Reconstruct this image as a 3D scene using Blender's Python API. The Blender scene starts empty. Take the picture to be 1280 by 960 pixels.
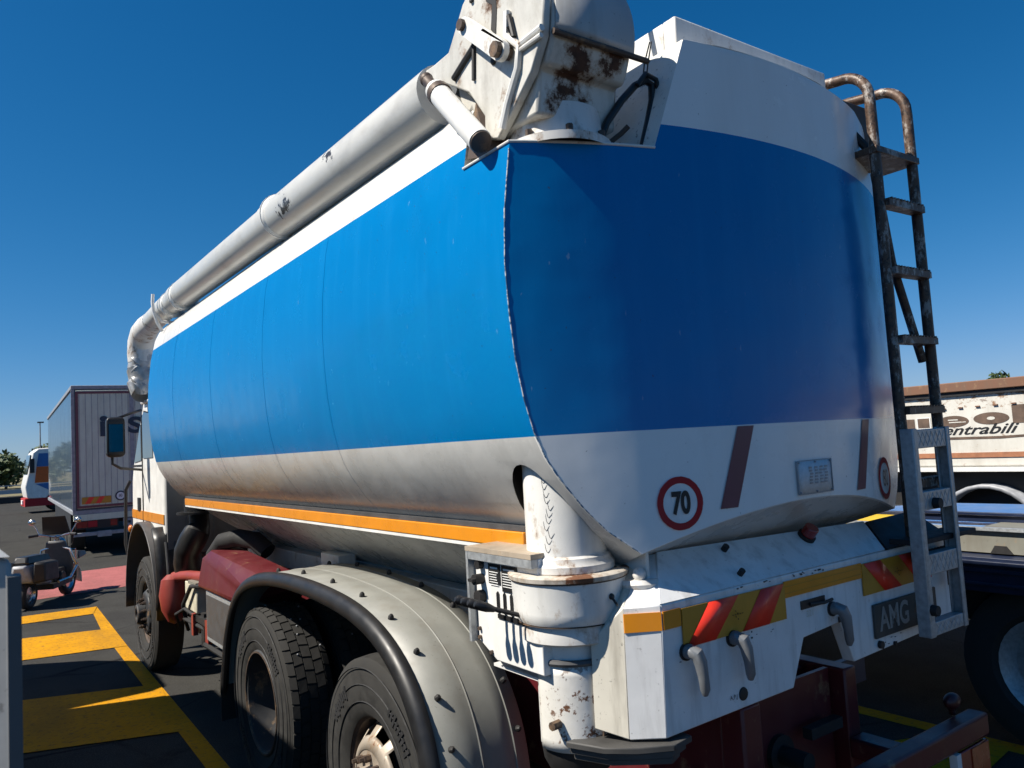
import bpy, bmesh, math, random
from mathutils import Vector, Matrix
R = math.radians
random.seed(7)
scn = bpy.context.scene
C = scn.collection
# ------------------------------------------------------------------ camera
CAM = Vector((-2.5918, -1.7469, 2.07))
YAW, PITCH, ROLL = .6183, .0758, -.0586
fw = Vector((math.sin(YAW)*math.cos(PITCH), math.cos(YAW)*math.cos(PITCH), math.sin(PITCH)))
rt = Vector((math.cos(YAW), -math.sin(YAW), 0)); up = rt.cross(fw)
c_, s_ = math.cos(ROLL), math.sin(ROLL)
r2 = c_*rt + s_*up; u2 = -s_*rt + c_*up
cam = bpy.data.cameras.new('camera'); camo = bpy.data.objects.new('camera', cam); C.objects.link(camo)
m3 = Matrix((r2, u2, -fw)).transposed()
camo.matrix_world = Matrix.Translation(CAM) @ m3.to_4x4()
cam.sensor_width = 36; cam.lens = 975.39/1280*36; cam.clip_end = 5000; cam.clip_start = .05
cam.dof.use_dof = True; cam.dof.focus_distance = 4.2; cam.dof.aperture_fstop = 9
scn.camera = camo
# ------------------------------------------------------------------ sky and sun
EL, AZ = 50, 18
sd = Vector((-math.cos(R(EL))*math.cos(R(AZ)), math.cos(R(EL))*math.sin(R(AZ)), math.sin(R(EL))))
w = bpy.data.worlds.new('World'); scn.world = w; w.use_nodes = True
wn, wl = w.node_tree.nodes, w.node_tree.links
sky = wn.new('ShaderNodeTexSky'); sky.sky_type = 'NISHITA'; sky.sun_disc = False
sky.sun_elevation = R(EL); sky.sun_rotation = math.atan2(sd.x, sd.y)
sky.altitude = 900; sky.air_density = 1.0; sky.dust_density = 0; sky.ozone_density = 4.5
SKY, EXPO = .06, .65
sep_ = wn.new('ShaderNodeSeparateColor'); cmb = wn.new('ShaderNodeCombineColor'); wl.new(sky.outputs[0], sep_.inputs[0])
def wmath(op, a, b):                                                # deepens the blue of the sky per channel
    m = wn.new('ShaderNodeMath'); m.operation = op
    for i, v in enumerate((a, b)):
        if isinstance(v, (int, float)): m.inputs[i].default_value = v
        else: wl.new(v, m.inputs[i])
    return m.outputs[0]
def soft(v, k): return wmath('DIVIDE', v, wmath('ADD', wmath('MULTIPLY', v, k*SKY*2**EXPO), 1.0))
def chan(i, k, e): return wmath('MULTIPLY', wmath('POWER', wmath('MULTIPLY', sep_.outputs[i], .05), e), k/SKY/2**EXPO)
g_ = soft(chan(1, 1.80, 1.087), .5); wl.new(wmath('MINIMUM', soft(chan(0, 12.4, 2.35), 2.0), wmath('MULTIPLY', g_, .9)), cmb.inputs[0]); wl.new(g_, cmb.inputs[1]); wl.new(chan(2, 1.58, .87), cmb.inputs[2])
wl.new(cmb.outputs[0], wn['Background'].inputs[0]); wn['Background'].inputs[1].default_value = SKY
sun = bpy.data.lights.new('sun', 'SUN'); sun.energy = 5.0; sun.angle = R(.5); sun.color = (1, .935, .83)
suno = bpy.data.objects.new('sun', sun); C.objects.link(suno)
suno.rotation_euler = sd.to_track_quat('Z', 'Y').to_euler()
scn.view_settings.view_transform = 'Standard'; scn.view_settings.look = 'None'
scn.view_settings.exposure = EXPO; scn.view_settings.gamma = 1
scn.cycles.max_bounces = 6; scn.cycles.diffuse_bounces = 3

# ------------------------------------------------------------------ materials
def S(r, g, b):
    f = lambda v: (v/255/12.92) if v/255 <= .04045 else ((v/255+.055)/1.055)**2.4
    return (f(r), f(g), f(b), 1)
class NT:
    def __init__(s, name):
        s.m = bpy.data.materials.new(name); s.m.use_nodes = True
        s.n = s.m.node_tree.nodes; s.l = s.m.node_tree.links; s.b = s.n['Principled BSDF']
        s.tc = s.n.new('ShaderNodeTexCoord')
    def noise(s, scale, detail=4, stretch=(1, 1, 1), rough=.6, off=(0, 0, 0)):
        mp = s.n.new('ShaderNodeMapping'); mp.inputs['Scale'].default_value = stretch; mp.inputs['Location'].default_value = off
        s.l.new(s.tc.outputs['Object'], mp.inputs[0])
        t = s.n.new('ShaderNodeTexNoise'); t.inputs['Scale'].default_value = scale; t.inputs['Detail'].default_value = detail
        t.inputs['Roughness'].default_value = rough; s.l.new(mp.outputs[0], t.inputs['Vector']); return t.outputs['Fac']
    def ramp(s, fac, a, b, va=0., vb=1.):
        r = s.n.new('ShaderNodeMapRange'); r.inputs[1].default_value = a; r.inputs[2].default_value = b
        r.inputs[3].default_value = va; r.inputs[4].default_value = vb; s.l.new(fac, r.inputs[0]); return r.outputs[0]
    def math(s, op, a, b=0.):
        m = s.n.new('ShaderNodeMath'); m.operation = op
        for i, v in enumerate((a, b)):
            if isinstance(v, (int, float)): m.inputs[i].default_value = v
            else: s.l.new(v, m.inputs[i])
        return m.outputs[0]
    def mix(s, fac, a, b, mode='MIX'):
        m = s.n.new('ShaderNodeMix'); m.data_type = 'RGBA'; m.blend_type = mode
        for k, v in ((0, fac), (6, a), (7, b)):
            if isinstance(v, (int, float, tuple)): m.inputs[k].default_value = v
            else: s.l.new(v, m.inputs[k])
        return m.outputs[2]
    def sep(s, out='Object'):
        x = s.n.new('ShaderNodeSeparateXYZ'); s.l.new(s.tc.outputs[out], x.inputs[0]); return x.outputs
    def near(s, p, r0, r1):                      # 1 inside r0 of point p, 0 beyond r1
        d = s.n.new('ShaderNodeVectorMath'); d.operation = 'DISTANCE'; s.l.new(s.tc.outputs['Object'], d.inputs[0]); d.inputs[1].default_value = p
        return s.ramp(d.outputs['Value'], r0, r1, 1., 0.)
    def col(s, c): 
        if isinstance(c, tuple): s.b.inputs['Base Color'].default_value = c
        else: s.l.new(c, s.b.inputs['Base Color'])
    def set(s, rough=None, metal=None, coat=None, spec=None):
        for k, v in (('Roughness', rough), ('Metallic', metal), ('Coat Weight', coat), ('Specular IOR Level', spec)):
            if v is None: continue
            if isinstance(v, (int, float)): s.b.inputs[k].default_value = v
            else: s.l.new(v, s.b.inputs[k])
    def bump(s, h, strength=.2, dist=.01):
        b = s.n.new('ShaderNodeBump'); b.inputs['Strength'].default_value = strength; b.inputs['Distance'].default_value = dist
        s.l.new(h, b.inputs['Height']); s.l.new(b.outputs[0], s.b.inputs['Normal'])

RUST = (.085, .035, .016, 1); DIRT = (.13, .105, .075, 1)
def paint(name, col, rough=.4, metal=0., dirt=.35, rust=0., streak=4., bump=.15, coat=0., sc=6., rustcol=RUST):
    t = NT(name); c = col
    v = t.noise(sc, 5)
    c = t.mix(t.ramp(v, .3, .7), tuple(x*.86 for x in col[:3])+(1,), c)
    d = t.noise(streak, 6, (2.5, 2.5, .35))
    dm = t.ramp(d, .5, .78, 0, dirt); c = t.mix(dm, c, DIRT)
    sp = t.ramp(t.noise(55, 3), .66, .72, 0, dirt*.8); c = t.mix(sp, c, (.05, .04, .03, 1))
    ro = t.ramp(v, .3, .7, rough*.8, min(1, rough*1.25))
    if rust > 0:
        rn = t.math('ADD', t.math('MULTIPLY', t.noise(9, 8, (1, 1, .7), .72), .8), t.math('MULTIPLY', t.noise(7, 5, (2.2, 2.2, .3)), .2)); th = .68-rust*.28; rm = t.ramp(rn, th, th+.025)
        c = t.mix(t.ramp(rn, th-.07, th, 0, .55), c, (.30, .19, .10, 1))
        rc = t.mix(t.noise(40, 4), rustcol, tuple(min(1, x*2.6) for x in rustcol[:3])+(1,)); c = t.mix(rm, c, rc)
        ro = t.math('MAXIMUM', ro, t.math('MULTIPLY', rm, .85))
        if metal: t.set(metal=t.math('MULTIPLY', t.math('SUBTRACT', 1., rm), metal))
    elif metal: t.set(metal=metal)
    t.col(c); t.set(rough=ro, coat=coat); t.b.inputs['Coat Roughness'].default_value = .06
    t.bump(t.noise(14, 6), bump, .004)
    return t.m
def flat(name, col, rough=.5, metal=0., coat=0., var=.15, sc=12.):
    t = NT(name); v = t.noise(sc, 5)
    t.col(t.mix(t.ramp(v, .3, .7), tuple(x*(1-var) for x in col[:3])+(1,), tuple(min(1, x*(1+var*.4)) for x in col[:3])+(1,)))
    t.set(rough=t.ramp(v, .3, .7, rough*.85, min(1, rough*1.2)), metal=metal, coat=coat); return t.m

M = {}
M['white'] = paint('white_paint', (.79, .78, .75, 1), .35, dirt=.22, rust=.0)
M['white_chip'] = paint('white_paint_chipped', (.80, .79, .75, 1), .4, dirt=.3, rust=.16)
M['white_rust'] = paint('white_paint_rusting', (.72, .70, .66, 1), .45, dirt=.4, rust=.33)
M['bumper'] = paint('panel_white', (.78, .78, .77, 1), .35, dirt=.4, rust=.02, streak=7)
M['cream'] = paint('panel_yellowed', (.70, .66, .56, 1), .45, dirt=.75, streak=5)
M['orange'] = paint('orange_reflector', (.75, .27, .012, 1), .3, dirt=.12, bump=.05, coat=.4)
M['gold'] = flat('reflector_yellow', (.52, .24, .014, 1), .45, coat=.2)
M['red'] = flat('reflector_red', (.85, .04, .015, 1), .45, coat=.15)
M['signred'] = flat('sign_red', (.40, .018, .022, 1), .85)
M['signwhite'] = flat('sign_white', (.80, .80, .78, 1), .9)
M['black'] = flat('black_print', (.012, .012, .013, 1), .5)
M['maroonstripe'] = flat('maroon_stripe', (.16, .045, .06, 1), .4)
M['maroon'] = paint('maroon_chassis', (.105, .012, .016, 1), .4, dirt=.12, rust=.08, coat=0)
M['redtank'] = paint('red_faded_paint', (.27, .04, .03, 1), .45, dirt=.3, rust=.05)
M['rubber'] = flat('rubber', (.017, .017, .018, 1), .75, var=.4, sc=30)
M['rubberdust'] = flat('dusty_rubber', (.024, .023, .021, 1), .85, var=.5, sc=18)
M['blackplastic'] = flat('black_plastic', (.014, .014, .015, 1), .42, var=.3)
M['greyplastic'] = flat('grey_plastic', (.07, .07, .072, 1), .5, var=.25)
M['fender'] = paint('fender_grey', (.25, .25, .225, 1), .45, dirt=.45, streak=2.5, bump=.05)
M['galv'] = flat('galvanised_steel', (.42, .44, .45, 1), .5, metal=.5, var=.3, sc=45)
M['handle'] = flat('dull_alloy', (.20, .21, .22, 1), .42, metal=.3, var=.3)
M['steel'] = flat('bare_steel', (.50, .50, .49, 1), .3, metal=.9, var=.3, sc=10)
M['chrome'] = flat('chrome', (.5, .5, .5, 1), .25, metal=1., var=.2)
M['rusty'] = paint('rusty_tube', (.085, .06, .047, 1), .55, metal=.3, dirt=.6, rust=.3, sc=20, rustcol=(.05, .024, .014, 1))
M['rimgrey'] = paint('rim_dusty', (.42, .36, .29, 1), .5, metal=.3, dirt=.5, rust=.2)
M['rimdark'] = paint('rim_dark', (.028, .03, .034, 1), .6, dirt=.3, rust=.2)
M['glass'] = flat('window_glass', (.012, .015, .017, 1), .06, coat=1., var=.1)
M['dark'] = flat('dark_metal', (.018, .017, .017, 1), .6, var=.4)
M['navy'] = flat('navy_paint', (.012, .02, .05, 1), .35, var=.3)
M['bluepaint'] = paint('blue_paint', (.03, .16, .42, 1), .35, dirt=.3)
M['amber'] = flat('amber_lens', (.6, .16, .01, 1), .2, coat=.6)
M['redlens'] = flat('red_lens', (.25, .015, .012, 1), .2, coat=.6)
M['greydeck'] = paint('grey_deck', (.22, .215, .18, 1), .5, dirt=.5, rust=.12)
M['trailerside'] = flat('trailer_side', (.035, .06, .095, 1), .3, coat=.5, var=.1, sc=1)
M['trailerdoor'] = paint('trailer_door', (.64, .68, .54, 1), .5, dirt=.25, sc=2)
M['bag'] = flat('silver_canvas', (.45, .45, .44, 1), .35, metal=.3, var=.4, sc=14)
t = NT('weathered_white'); x_, y_, z_ = t.sep()
c = t.mix(t.ramp(t.noise(2, 6), .3, .7), (.55, .53, .47, 1), (.68, .66, .60, 1)); c = t.mix(t.ramp(t.noise(3, 7, (1, 1, .25), .7), .48, .75, 0, .5), c, (.30, .26, .20, 1))
rz = t.math('ADD', t.noise(14, 7, (1, .6, 1), .75), t.ramp(z_, 2.05, 2.36, 0, .12)); c = t.mix(t.ramp(rz, .60, .68), c, (.26, .14, .07, 1)); c = t.mix(t.ramp(t.noise(5, 8, (1, .35, 1.4), .7), .64, .67, 0, .8), c, (.16, .10, .07, 1))
t.col(c); t.set(rough=.6); M['whitedirty'] = t.m
M['rustbrown'] = paint('rust_brown', (.20, .10, .06, 1), .8, dirt=.5, rust=.2, sc=3)
M['letters'] = flat('faded_brown_letters', (.13, .085, .06, 1), .7, var=.5, sc=8)
M['tarp'] = flat('light_grey_metal', (.30, .31, .33, 1), .45, var=.3)
M['lamp_cream'] = flat('battery_cream', (.62, .58, .45, 1), .5, var=.3)

t = NT('worn_rail'); n_ = t.noise(26, 7, rough=.75)
c = t.mix(t.ramp(n_, .40, .50), (.028, .02, .016, 1), (.10, .058, .036, 1)); c = t.mix(t.ramp(t.noise(17, 8, (1, 1, .5), .78, (3, 1, 2)), .53, .58, 0, .85), c, (.34, .31, .28, 1)); c = t.mix(t.ramp(t.noise(60, 4), .60, .66, 0, .8), c, (.02, .014, .012, 1))
t.col(c); t.set(rough=t.ramp(n_, .3, .7, .35, .7), metal=.2); t.bump(t.noise(50, 6), .35, .004); M['rail'] = t.m
# ------------------------------------------------------------------ mesh helpers
class B:
    def __init__(s): s.bm = bmesh.new()
    def box(s, x0, x1, y0, y1, z0, z1, mat=None):
        v = [s.bm.verts.new(p) for p in ((x0,y0,z0),(x1,y0,z0),(x1,y1,z0),(x0,y1,z0),(x0,y0,z1),(x1,y0,z1),(x1,y1,z1),(x0,y1,z1))]
        if mat is not None:
            for q in v: q.co = mat @ q.co
        for f in ((3,2,1,0),(4,5,6,7),(0,1,5,4),(1,2,6,5),(2,3,7,6),(3,0,4,7)): s.bm.faces.new([v[i] for i in f])
        return s
    def hull(s, pts):
        v = [s.bm.verts.new(p) for p in pts]
        bmesh.ops.convex_hull(s.bm, input=v); return s
    def prism(s, poly, axis, a, b):
        k = 'xyz'.index(axis)
        def P(p, t):
            q = list(p); q.insert(k, t); return q
        va = [s.bm.verts.new(P(p, a)) for p in poly]; vb = [s.bm.verts.new(P(p, b)) for p in poly]
        n = len(poly); fs = [s.bm.faces.new(va), s.bm.faces.new(vb[::-1])]
        for i in range(n): fs.append(s.bm.faces.new([va[(i+1) % n], va[i], vb[i], vb[(i+1) % n]]))
        bmesh.ops.recalc_face_normals(s.bm, faces=fs); return s
    def tube(s, pts, r, n=12, cap=True, closed=False):
        pts = [Vector(p) for p in pts]; rs = r if isinstance(r, (list, tuple)) else [r]*len(pts)
        N = len(pts); rings = []; prev = None
        for i, p in enumerate(pts):
            if closed: t = pts[(i+1) % N]-pts[i-1]
            else: t = pts[min(i+1, N-1)]-pts[max(i-1, 0)]
            t.normalize()
            if prev is None:
                a = Vector((0, 0, 1)) if abs(t.z) < .9 else Vector((1, 0, 0))
                u = t.cross(a).normalized()
            else:
                u = (prev - t*prev.dot(t)); u = u.normalized() if u.length > 1e-6 else t.orthogonal().normalized()
            prev = u; v = t.cross(u)
            rings.append([s.bm.verts.new(p+rs[i]*(math.cos(2*math.pi*k/n)*u+math.sin(2*math.pi*k/n)*v)) for k in range(n)])
        for i in range(N if closed else N-1):
            A, Bq = rings[i], rings[(i+1) % N]
            for k in range(n): s.bm.faces.new((A[k], A[(k+1) % n], Bq[(k+1) % n], Bq[k]))
        if cap and not closed:
            s.bm.faces.new(rings[0][::-1]); s.bm.faces.new(rings[-1])
        return s
    def cyl(s, p0, p1, r, n=20): return s.tube([p0, p1], r, n)
    def lathe(s, prof, c, axis='x', n=48, closed=False):           # prof: (along axis, radius)
        k = 'xyz'.index(axis); rings = []
        for a, r in prof:
            ring = []
            for i in range(n):
                t = 2*math.pi*i/n; q = [r*math.cos(t), r*math.sin(t)]; q.insert(k, a)
                ring.append(s.bm.verts.new(Vector(q)+Vector(c)))
            rings.append(ring)
        fs = []
        L = len(rings)
        for j in range(L if closed else L-1):
            A, Q = rings[j], rings[(j+1) % L]
            for i in range(n): fs.append(s.bm.faces.new((A[i], A[(i+1) % n], Q[(i+1) % n], Q[i])))
        bmesh.ops.recalc_face_normals(s.bm, faces=fs); return s
    def grid(s, rows):                                              # rows of points
        vs = [[s.bm.verts.new(p) for p in r] for r in rows]
        for i in range(len(vs)-1):
            for j in range(len(vs[i])-1): s.bm.faces.new((vs[i][j], vs[i][j+1], vs[i+1][j+1], vs[i+1][j]))
        return s
    def poly(s, pts): s.bm.faces.new([s.bm.verts.new(p) for p in pts]); return s
    def sphere(s, c, r, sc=(1, 1, 1), seg=16):
        mt = Matrix.Translation(c) @ Matrix.Diagonal((r*sc[0], r*sc[1], r*sc[2], 1))
        bmesh.ops.create_uvsphere(s.bm, u_segments=seg, v_segments=max(6, seg//2), radius=1, matrix=mt); return s
    def xf(s, m):
        for v in s.bm.verts: v.co = m @ v.co
        return s
    def done(s, name, mat, parent=None, bevel=0., smooth=35, solid=0., seg=2):
        me = bpy.data.meshes.new(name); s.bm.to_mesh(me); s.bm.free()
        ms = mat if isinstance(mat, list) else [mat]
        for q in ms: me.materials.append(q)
        if smooth:
            me.polygons.foreach_set('use_smooth', [True]*len(me.polygons)); me.set_sharp_from_angle(angle=R(smooth))
        o = bpy.data.objects.new(name, me); C.objects.link(o)
        if parent: o.parent = parent
        if solid:
            md = o.modifiers.new('solid', 'SOLIDIFY'); md.thickness = solid; md.offset = 0
        if bevel:
            md = o.modifiers.new('bevel', 'BEVEL'); md.width = bevel; md.segments = seg; md.limit_method = 'ANGLE'; md.angle_limit = R(40)
        return o
def pieces(b, name, mat, parent=None, **kw):                        # every separate piece becomes an object of its own
    b.bm.verts.ensure_lookup_table(); seen = set(); out = []
    for v in b.bm.verts:
        if v in seen: continue
        st = [v]; isl = []; seen.add(v)
        while st:
            q = st.pop(); isl.append(q)
            for e in q.link_edges:
                o = e.other_vert(q)
                if o not in seen: seen.add(o); st.append(o)
        n = B(); mp = {q: n.bm.verts.new(q.co) for q in isl}; fs = {f for q in isl for f in q.link_faces}
        for f in fs: n.bm.faces.new([mp[q] for q in f.verts])
        out.append(n.done(name, mat, parent, **kw))
    b.bm.free(); return out
def tag(o, label=None, cat=None, group=None, kind=None):
    if label: o['label'] = label
    if cat: o['category'] = cat
    if group: o['group'] = group
    if kind: o['kind'] = kind
    return o
def thing(name, label, cat, loc=(0, 0, 0), rz=0, group=None):
    o = bpy.data.objects.new(name, None); C.objects.link(o); o.location = loc; o.rotation_euler = (0, 0, rz)
    o.empty_display_size = .3
    return tag(o, label, cat, group)
def text_bm(txt, size, shear=0., sx=1., bold=0.):
    cu = bpy.data.curves.new('t', 'FONT'); cu.body = txt; cu.size = size; cu.align_x = 'CENTER'; cu.align_y = 'CENTER'; cu.shear = shear; cu.offset = bold
    o = bpy.data.objects.new('t', cu); C.objects.link(o)
    dg = bpy.context.evaluated_depsgraph_get(); me = bpy.data.meshes.new_from_object(o.evaluated_get(dg))
    b = B(); b.bm.from_mesh(me)
    for v in b.bm.verts: v.co.x *= sx
    bpy.data.objects.remove(o); bpy.data.curves.remove(cu); bpy.data.meshes.remove(me)
    return b
def rotx(a): return Matrix.Rotation(a, 4, 'X')
def T(x, y, z): return Matrix.Translation((x, y, z))

# ================================================================== ground
t = NT('asphalt'); n1 = t.noise(2.2, 6); n2 = t.noise(90, 4)
a = t.mix(t.ramp(n1, .3, .7), (.024, .023, .021, 1), (.040, .039, .036, 1)); a = t.mix(t.ramp(n2, .35, .75, 0, .7), a, (.08, .078, .072, 1))
a = t.mix(t.ramp(t.noise(.35, 5), .52, .62, 0, .45), a, (.028, .027, .027, 1))
vo = t.n.new('ShaderNodeTexVoronoi'); vo.feature = 'DISTANCE_TO_EDGE'; vo.inputs['Scale'].default_value = .55
mpv = t.n.new('ShaderNodeMix'); mpv.data_type = 'VECTOR'; mpv.inputs[0].default_value = .12; t.l.new(t.tc.outputs['Object'], mpv.inputs[4]); nv = t.n.new('ShaderNodeTexNoise'); nv.inputs['Scale'].default_value = 2.5; nv.inputs['Detail'].default_value = 6; t.l.new(t.tc.outputs['Object'], nv.inputs['Vector']); t.l.new(nv.outputs['Color'], mpv.inputs[5]); t.l.new(mpv.outputs[1], vo.inputs['Vector'])
a = t.mix(t.math('MULTIPLY', t.ramp(vo.outputs['Distance'], .0, .012, 1, 0), t.ramp(t.noise(.5, 3), .45, .6)), a, (.012, .011, .011, 1))
a = t.mix(t.ramp(t.noise(1.3, 5, off=(7, 3, 0)), .62, .72, 0, .7), a, (.014, .013, .013, 1)); a = t.mix(t.ramp(t.noise(160, 2), .62, .70, 0, .6), a, (.20, .19, .18, 1))
t.col(a); t.set(rough=.95, spec=.06); t.bump(n2, .5, .006); M['asphalt'] = t.m
def marking(name, col, worn):
    t = NT(name); n = t.noise(3.5, 7); k = t.noise(60, 4)
    c = t.mix(t.ramp(n, .3, .7), tuple(x*.8 for x in col[:3])+(1,), col)
    c = t.mix(t.ramp(t.noise(22, 7, (1, 1, 1), .75), .52, .70, 0, worn), c, (.05, .047, .04, 1)); c = t.mix(t.ramp(t.noise(1.1, 6, (1, .25, 1)), .5, .75, 0, .45), c, (.06, .05, .035, 1)); c = t.mix(t.ramp(t.noise(140, 3), .6, .7, 0, .5), c, (.08, .07, .05, 1)); t.col(c); t.set(rough=.85, spec=.12); t.bump(k, .4, .004); return t.m
M['yellow'] = marking('yellow_marking', (.60, .275, .004, 1), .8)
M['pink'] = marking('pink_marking', (.40, .13, .125, 1), .7)
M['whiteline'] = marking('white_marking', (.7, .7, .68, 1), .4)
M['grass'] = flat('dry_grass', (.20, .17, .08, 1), .9, var=.5, sc=.6)
def sheet(name, pts, z, mat, kind='structure', label=None):
    o = B().poly([(x, y, z) for x, y in pts]).done(name, mat, smooth=0); tag(o, label, None, None, kind); return o
sheet('ground', [(-900, -900), (900, -900), (900, 1500), (-900, 1500)], 0, M['asphalt'])
# yellow box markings on the left
Y = B()
def strip(b, pts, z=.004): b.poly([(x, y, z) for x, y in pts])
strip(Y, [(-1.26, 3.0), (-1.13, 3.0), (-1.02, 8.4), (-.93, 11.55), (-1.05, 11.0), (-1.13, 9.6)])
strip(Y, [(-4.2, 11.2), (-4.2, 12.0), (-.93, 11.6), (-1.05, 11.0)], .008)
strip(Y, [(-4.4, 9.15), (-4.4, 10.75), (-1.12, 9.68), (-1.02, 8.40)], .008)
strip(Y, [(-4.6, 6.15), (-4.6, 7.85), (-1.20, 6.46), (-1.06, 6.36), (-1.21, 4.87), (-1.4, 4.95)], .008)
strip(Y, [(-4.8, 2.0), (-4.8, 3.5), (-1.30, 2.9), (-1.18, 2.7)], .008)
o = Y.done('road_marking', M['yellow'], smooth=0); tag(o, kind='structure')
sheet('painted_crossing', [(-4.6, 13.0), (2.5, 13.6), (3.5, 16.6), (-4.5, 16.3)], .004, M['pink'])
Y = B()
strip(Y, [(2.60, 3.2), (2.74, 3.2), (2.90, -2.0), (2.76, -2.0)]); strip(Y, [(.6, 1.80), (1.9, 1.36), (2.65, 1.02), (2.72, .62), (2.1, .55), (.6, 1.2)], .008)
tag(Y.done('road_marking', M['yellow'], smooth=0), kind='structure')
sheet('grass_verge', [(-200, 80), (400, 80), (600, 600), (-400, 600)], .02, M['grass'])

# ================================================================== the tanker truck
TR = thing('tanker_truck', 'large blue and white bulk tanker truck with rusty ladder and delivery pipe along its top', 'truck')
XC, RC, YB = -.1, 2.376, -.06
def yrear(x): return YB + RC - math.sqrt(RC*RC-(x-XC)**2)
PZ = [(1.34, .30), (1.42, .42), (1.52, .55), (1.61, .655), (1.70, .745), (1.78, .848), (1.86, .918), (1.95, .98), (2.02, 1.018), (2.10, 1.046), (2.2, 1.068), (2.33, 1.086), (2.48, 1.096), (2.63, 1.10), (2.8, 1.092), (2.95, 1.075), (3.01, 1.068), (3.11, 1.046), (3.19, 1.028), (3.27, .99), (3.34, .925), (3.395, .82), (3.42, .69), (3.424, .3)]
left = [(XC-h, z) for z, h in PZ]; right_ = [(XC+h, z) for z, h in PZ]
loop = left + right_[::-1]                                          # closed ring of (x, z)
def hw(z):
    for (z0, h0), (z1, h1) in zip(PZ, PZ[1:]):
        if z0 <= z <= z1: return h0+(h1-h0)*(z-z0)/(z1-z0)
    return PZ[0][1] if z < PZ[0][0] else PZ[-1][1]
def arcz(x): return 1.815 - .105*min(1.2, abs(x-.0-XC+.02)/.74)**2  # lower edge of the rear panel
b = B(); bm = b.bm
ys = [0, .12, .3, .6, .9, 1.3, 1.7, 2.1, 2.6, 3.1, 3.6, 4.1, 4.6, 5.1, 5.5, 5.75, 5.88]
rings = []
for j, y in enumerate(ys):
    ring = []
    for (x, z) in loop:
        f = j/(len(ys)-1); yr = yrear(x)
        if z < 1.70: yr += (1.70-z)*3.2                              # hopper bottom slopes in under the rear panel
        yf = 5.9 - max(0, 1.70-z)*1.9
        yy = yr + (yf-yr)*(y/5.88)
        ring.append(bm.verts.new((x, yy, z)))
    rings.append(ring)
n = len(loop)
for A, Q in zip(rings, rings[1:]):
    for i in range(n): bm.faces.new((A[i], A[(i+1) % n], Q[(i+1) % n], Q[i]))
# rear and front caps as grids between the left and right profile points
def cap(ring, yfun, rev):
    m = len(PZ); K = 28; prev = None
    for i in range(m):
        L, Rr = ring[i], ring[n-1-i]; row = [L]
        for k in range(1, K):
            x = L.co.x+(Rr.co.x-L.co.x)*k/K; row.append(bm.verts.new((x, yfun(x, L.co.z, L.co.y), L.co.z)))
        row.append(Rr)
        if prev:
            for k in range(K):
                q = (prev[k], prev[k+1], row[k+1], row[k]); bm.faces.new(q if not rev else q[::-1])
        prev = row
# lower edge of the panel bulges: rows below 1.86 are lifted towards the arc in the middle
def yre(x, z, y0): return yrear(x) + (max(0, 1.70-z)*3.2 if z < 1.70 else 0)
cap(rings[0], yre, False)
for v in bm.verts:
    if v.co.y < .7 and 1.6 < v.co.z < 1.87 and abs(v.co.y-yre(v.co.x, v.co.z, 0)) < .002:
        q = 1-((v.co.x-XC)/max(.3, hw(v.co.z)))**2
        if v.co.z < 1.75: v.co.z += .115*q*max(0, 1-(abs(v.co.z-1.70)/.12))
        elif v.co.z < 1.80: v.co.z += .06*q
        elif v.co.z < 1.87: v.co.z += .02*q
cap(rings[-1], lambda x, z, y0: y0+.18*(1-((x-XC)/1.1)**2), True)
bmesh.ops.recalc_face_normals(bm, faces=bm.faces[:])
tank_src = b.done('tmp', M['white'])
# cutters: pump recess in the upper left rear corner, and the pocket for the discharge pipe
cut = B()
cut.hull([(-1.6, -.6, 3.022), (-.70, -.6, 3.022), (-.525, -.6, 3.50), (-1.6, -.6, 3.9), (-.40, -.6, 3.9), (-1.6, .47, 3.022), (-.70, .47, 3.022), (-.525, .47, 3.50), (-1.6, .53, 3.9), (-.40, .53, 3.9)])
cuto = cut.done('tmpc', M['white'], smooth=0)
cut2 = B().cyl((-.96, .325, 1.2), (-.957, .322, 2.005), .150, 40); cut2o = cut2.done('tmpc2', M['white'], smooth=0)
for co in (cuto, cut2o):
    md = tank_src.modifiers.new('b', 'BOOLEAN'); md.operation = 'DIFFERENCE'; md.object = co; md.solver = 'EXACT'
dg = bpy.context.evaluated_depsgraph_get()
me = bpy.data.meshes.new_from_object(tank_src.evaluated_get(dg)); me.name = 'tank'
for o in (tank_src, cuto, cut2o): bpy.data.objects.remove(o)
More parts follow.
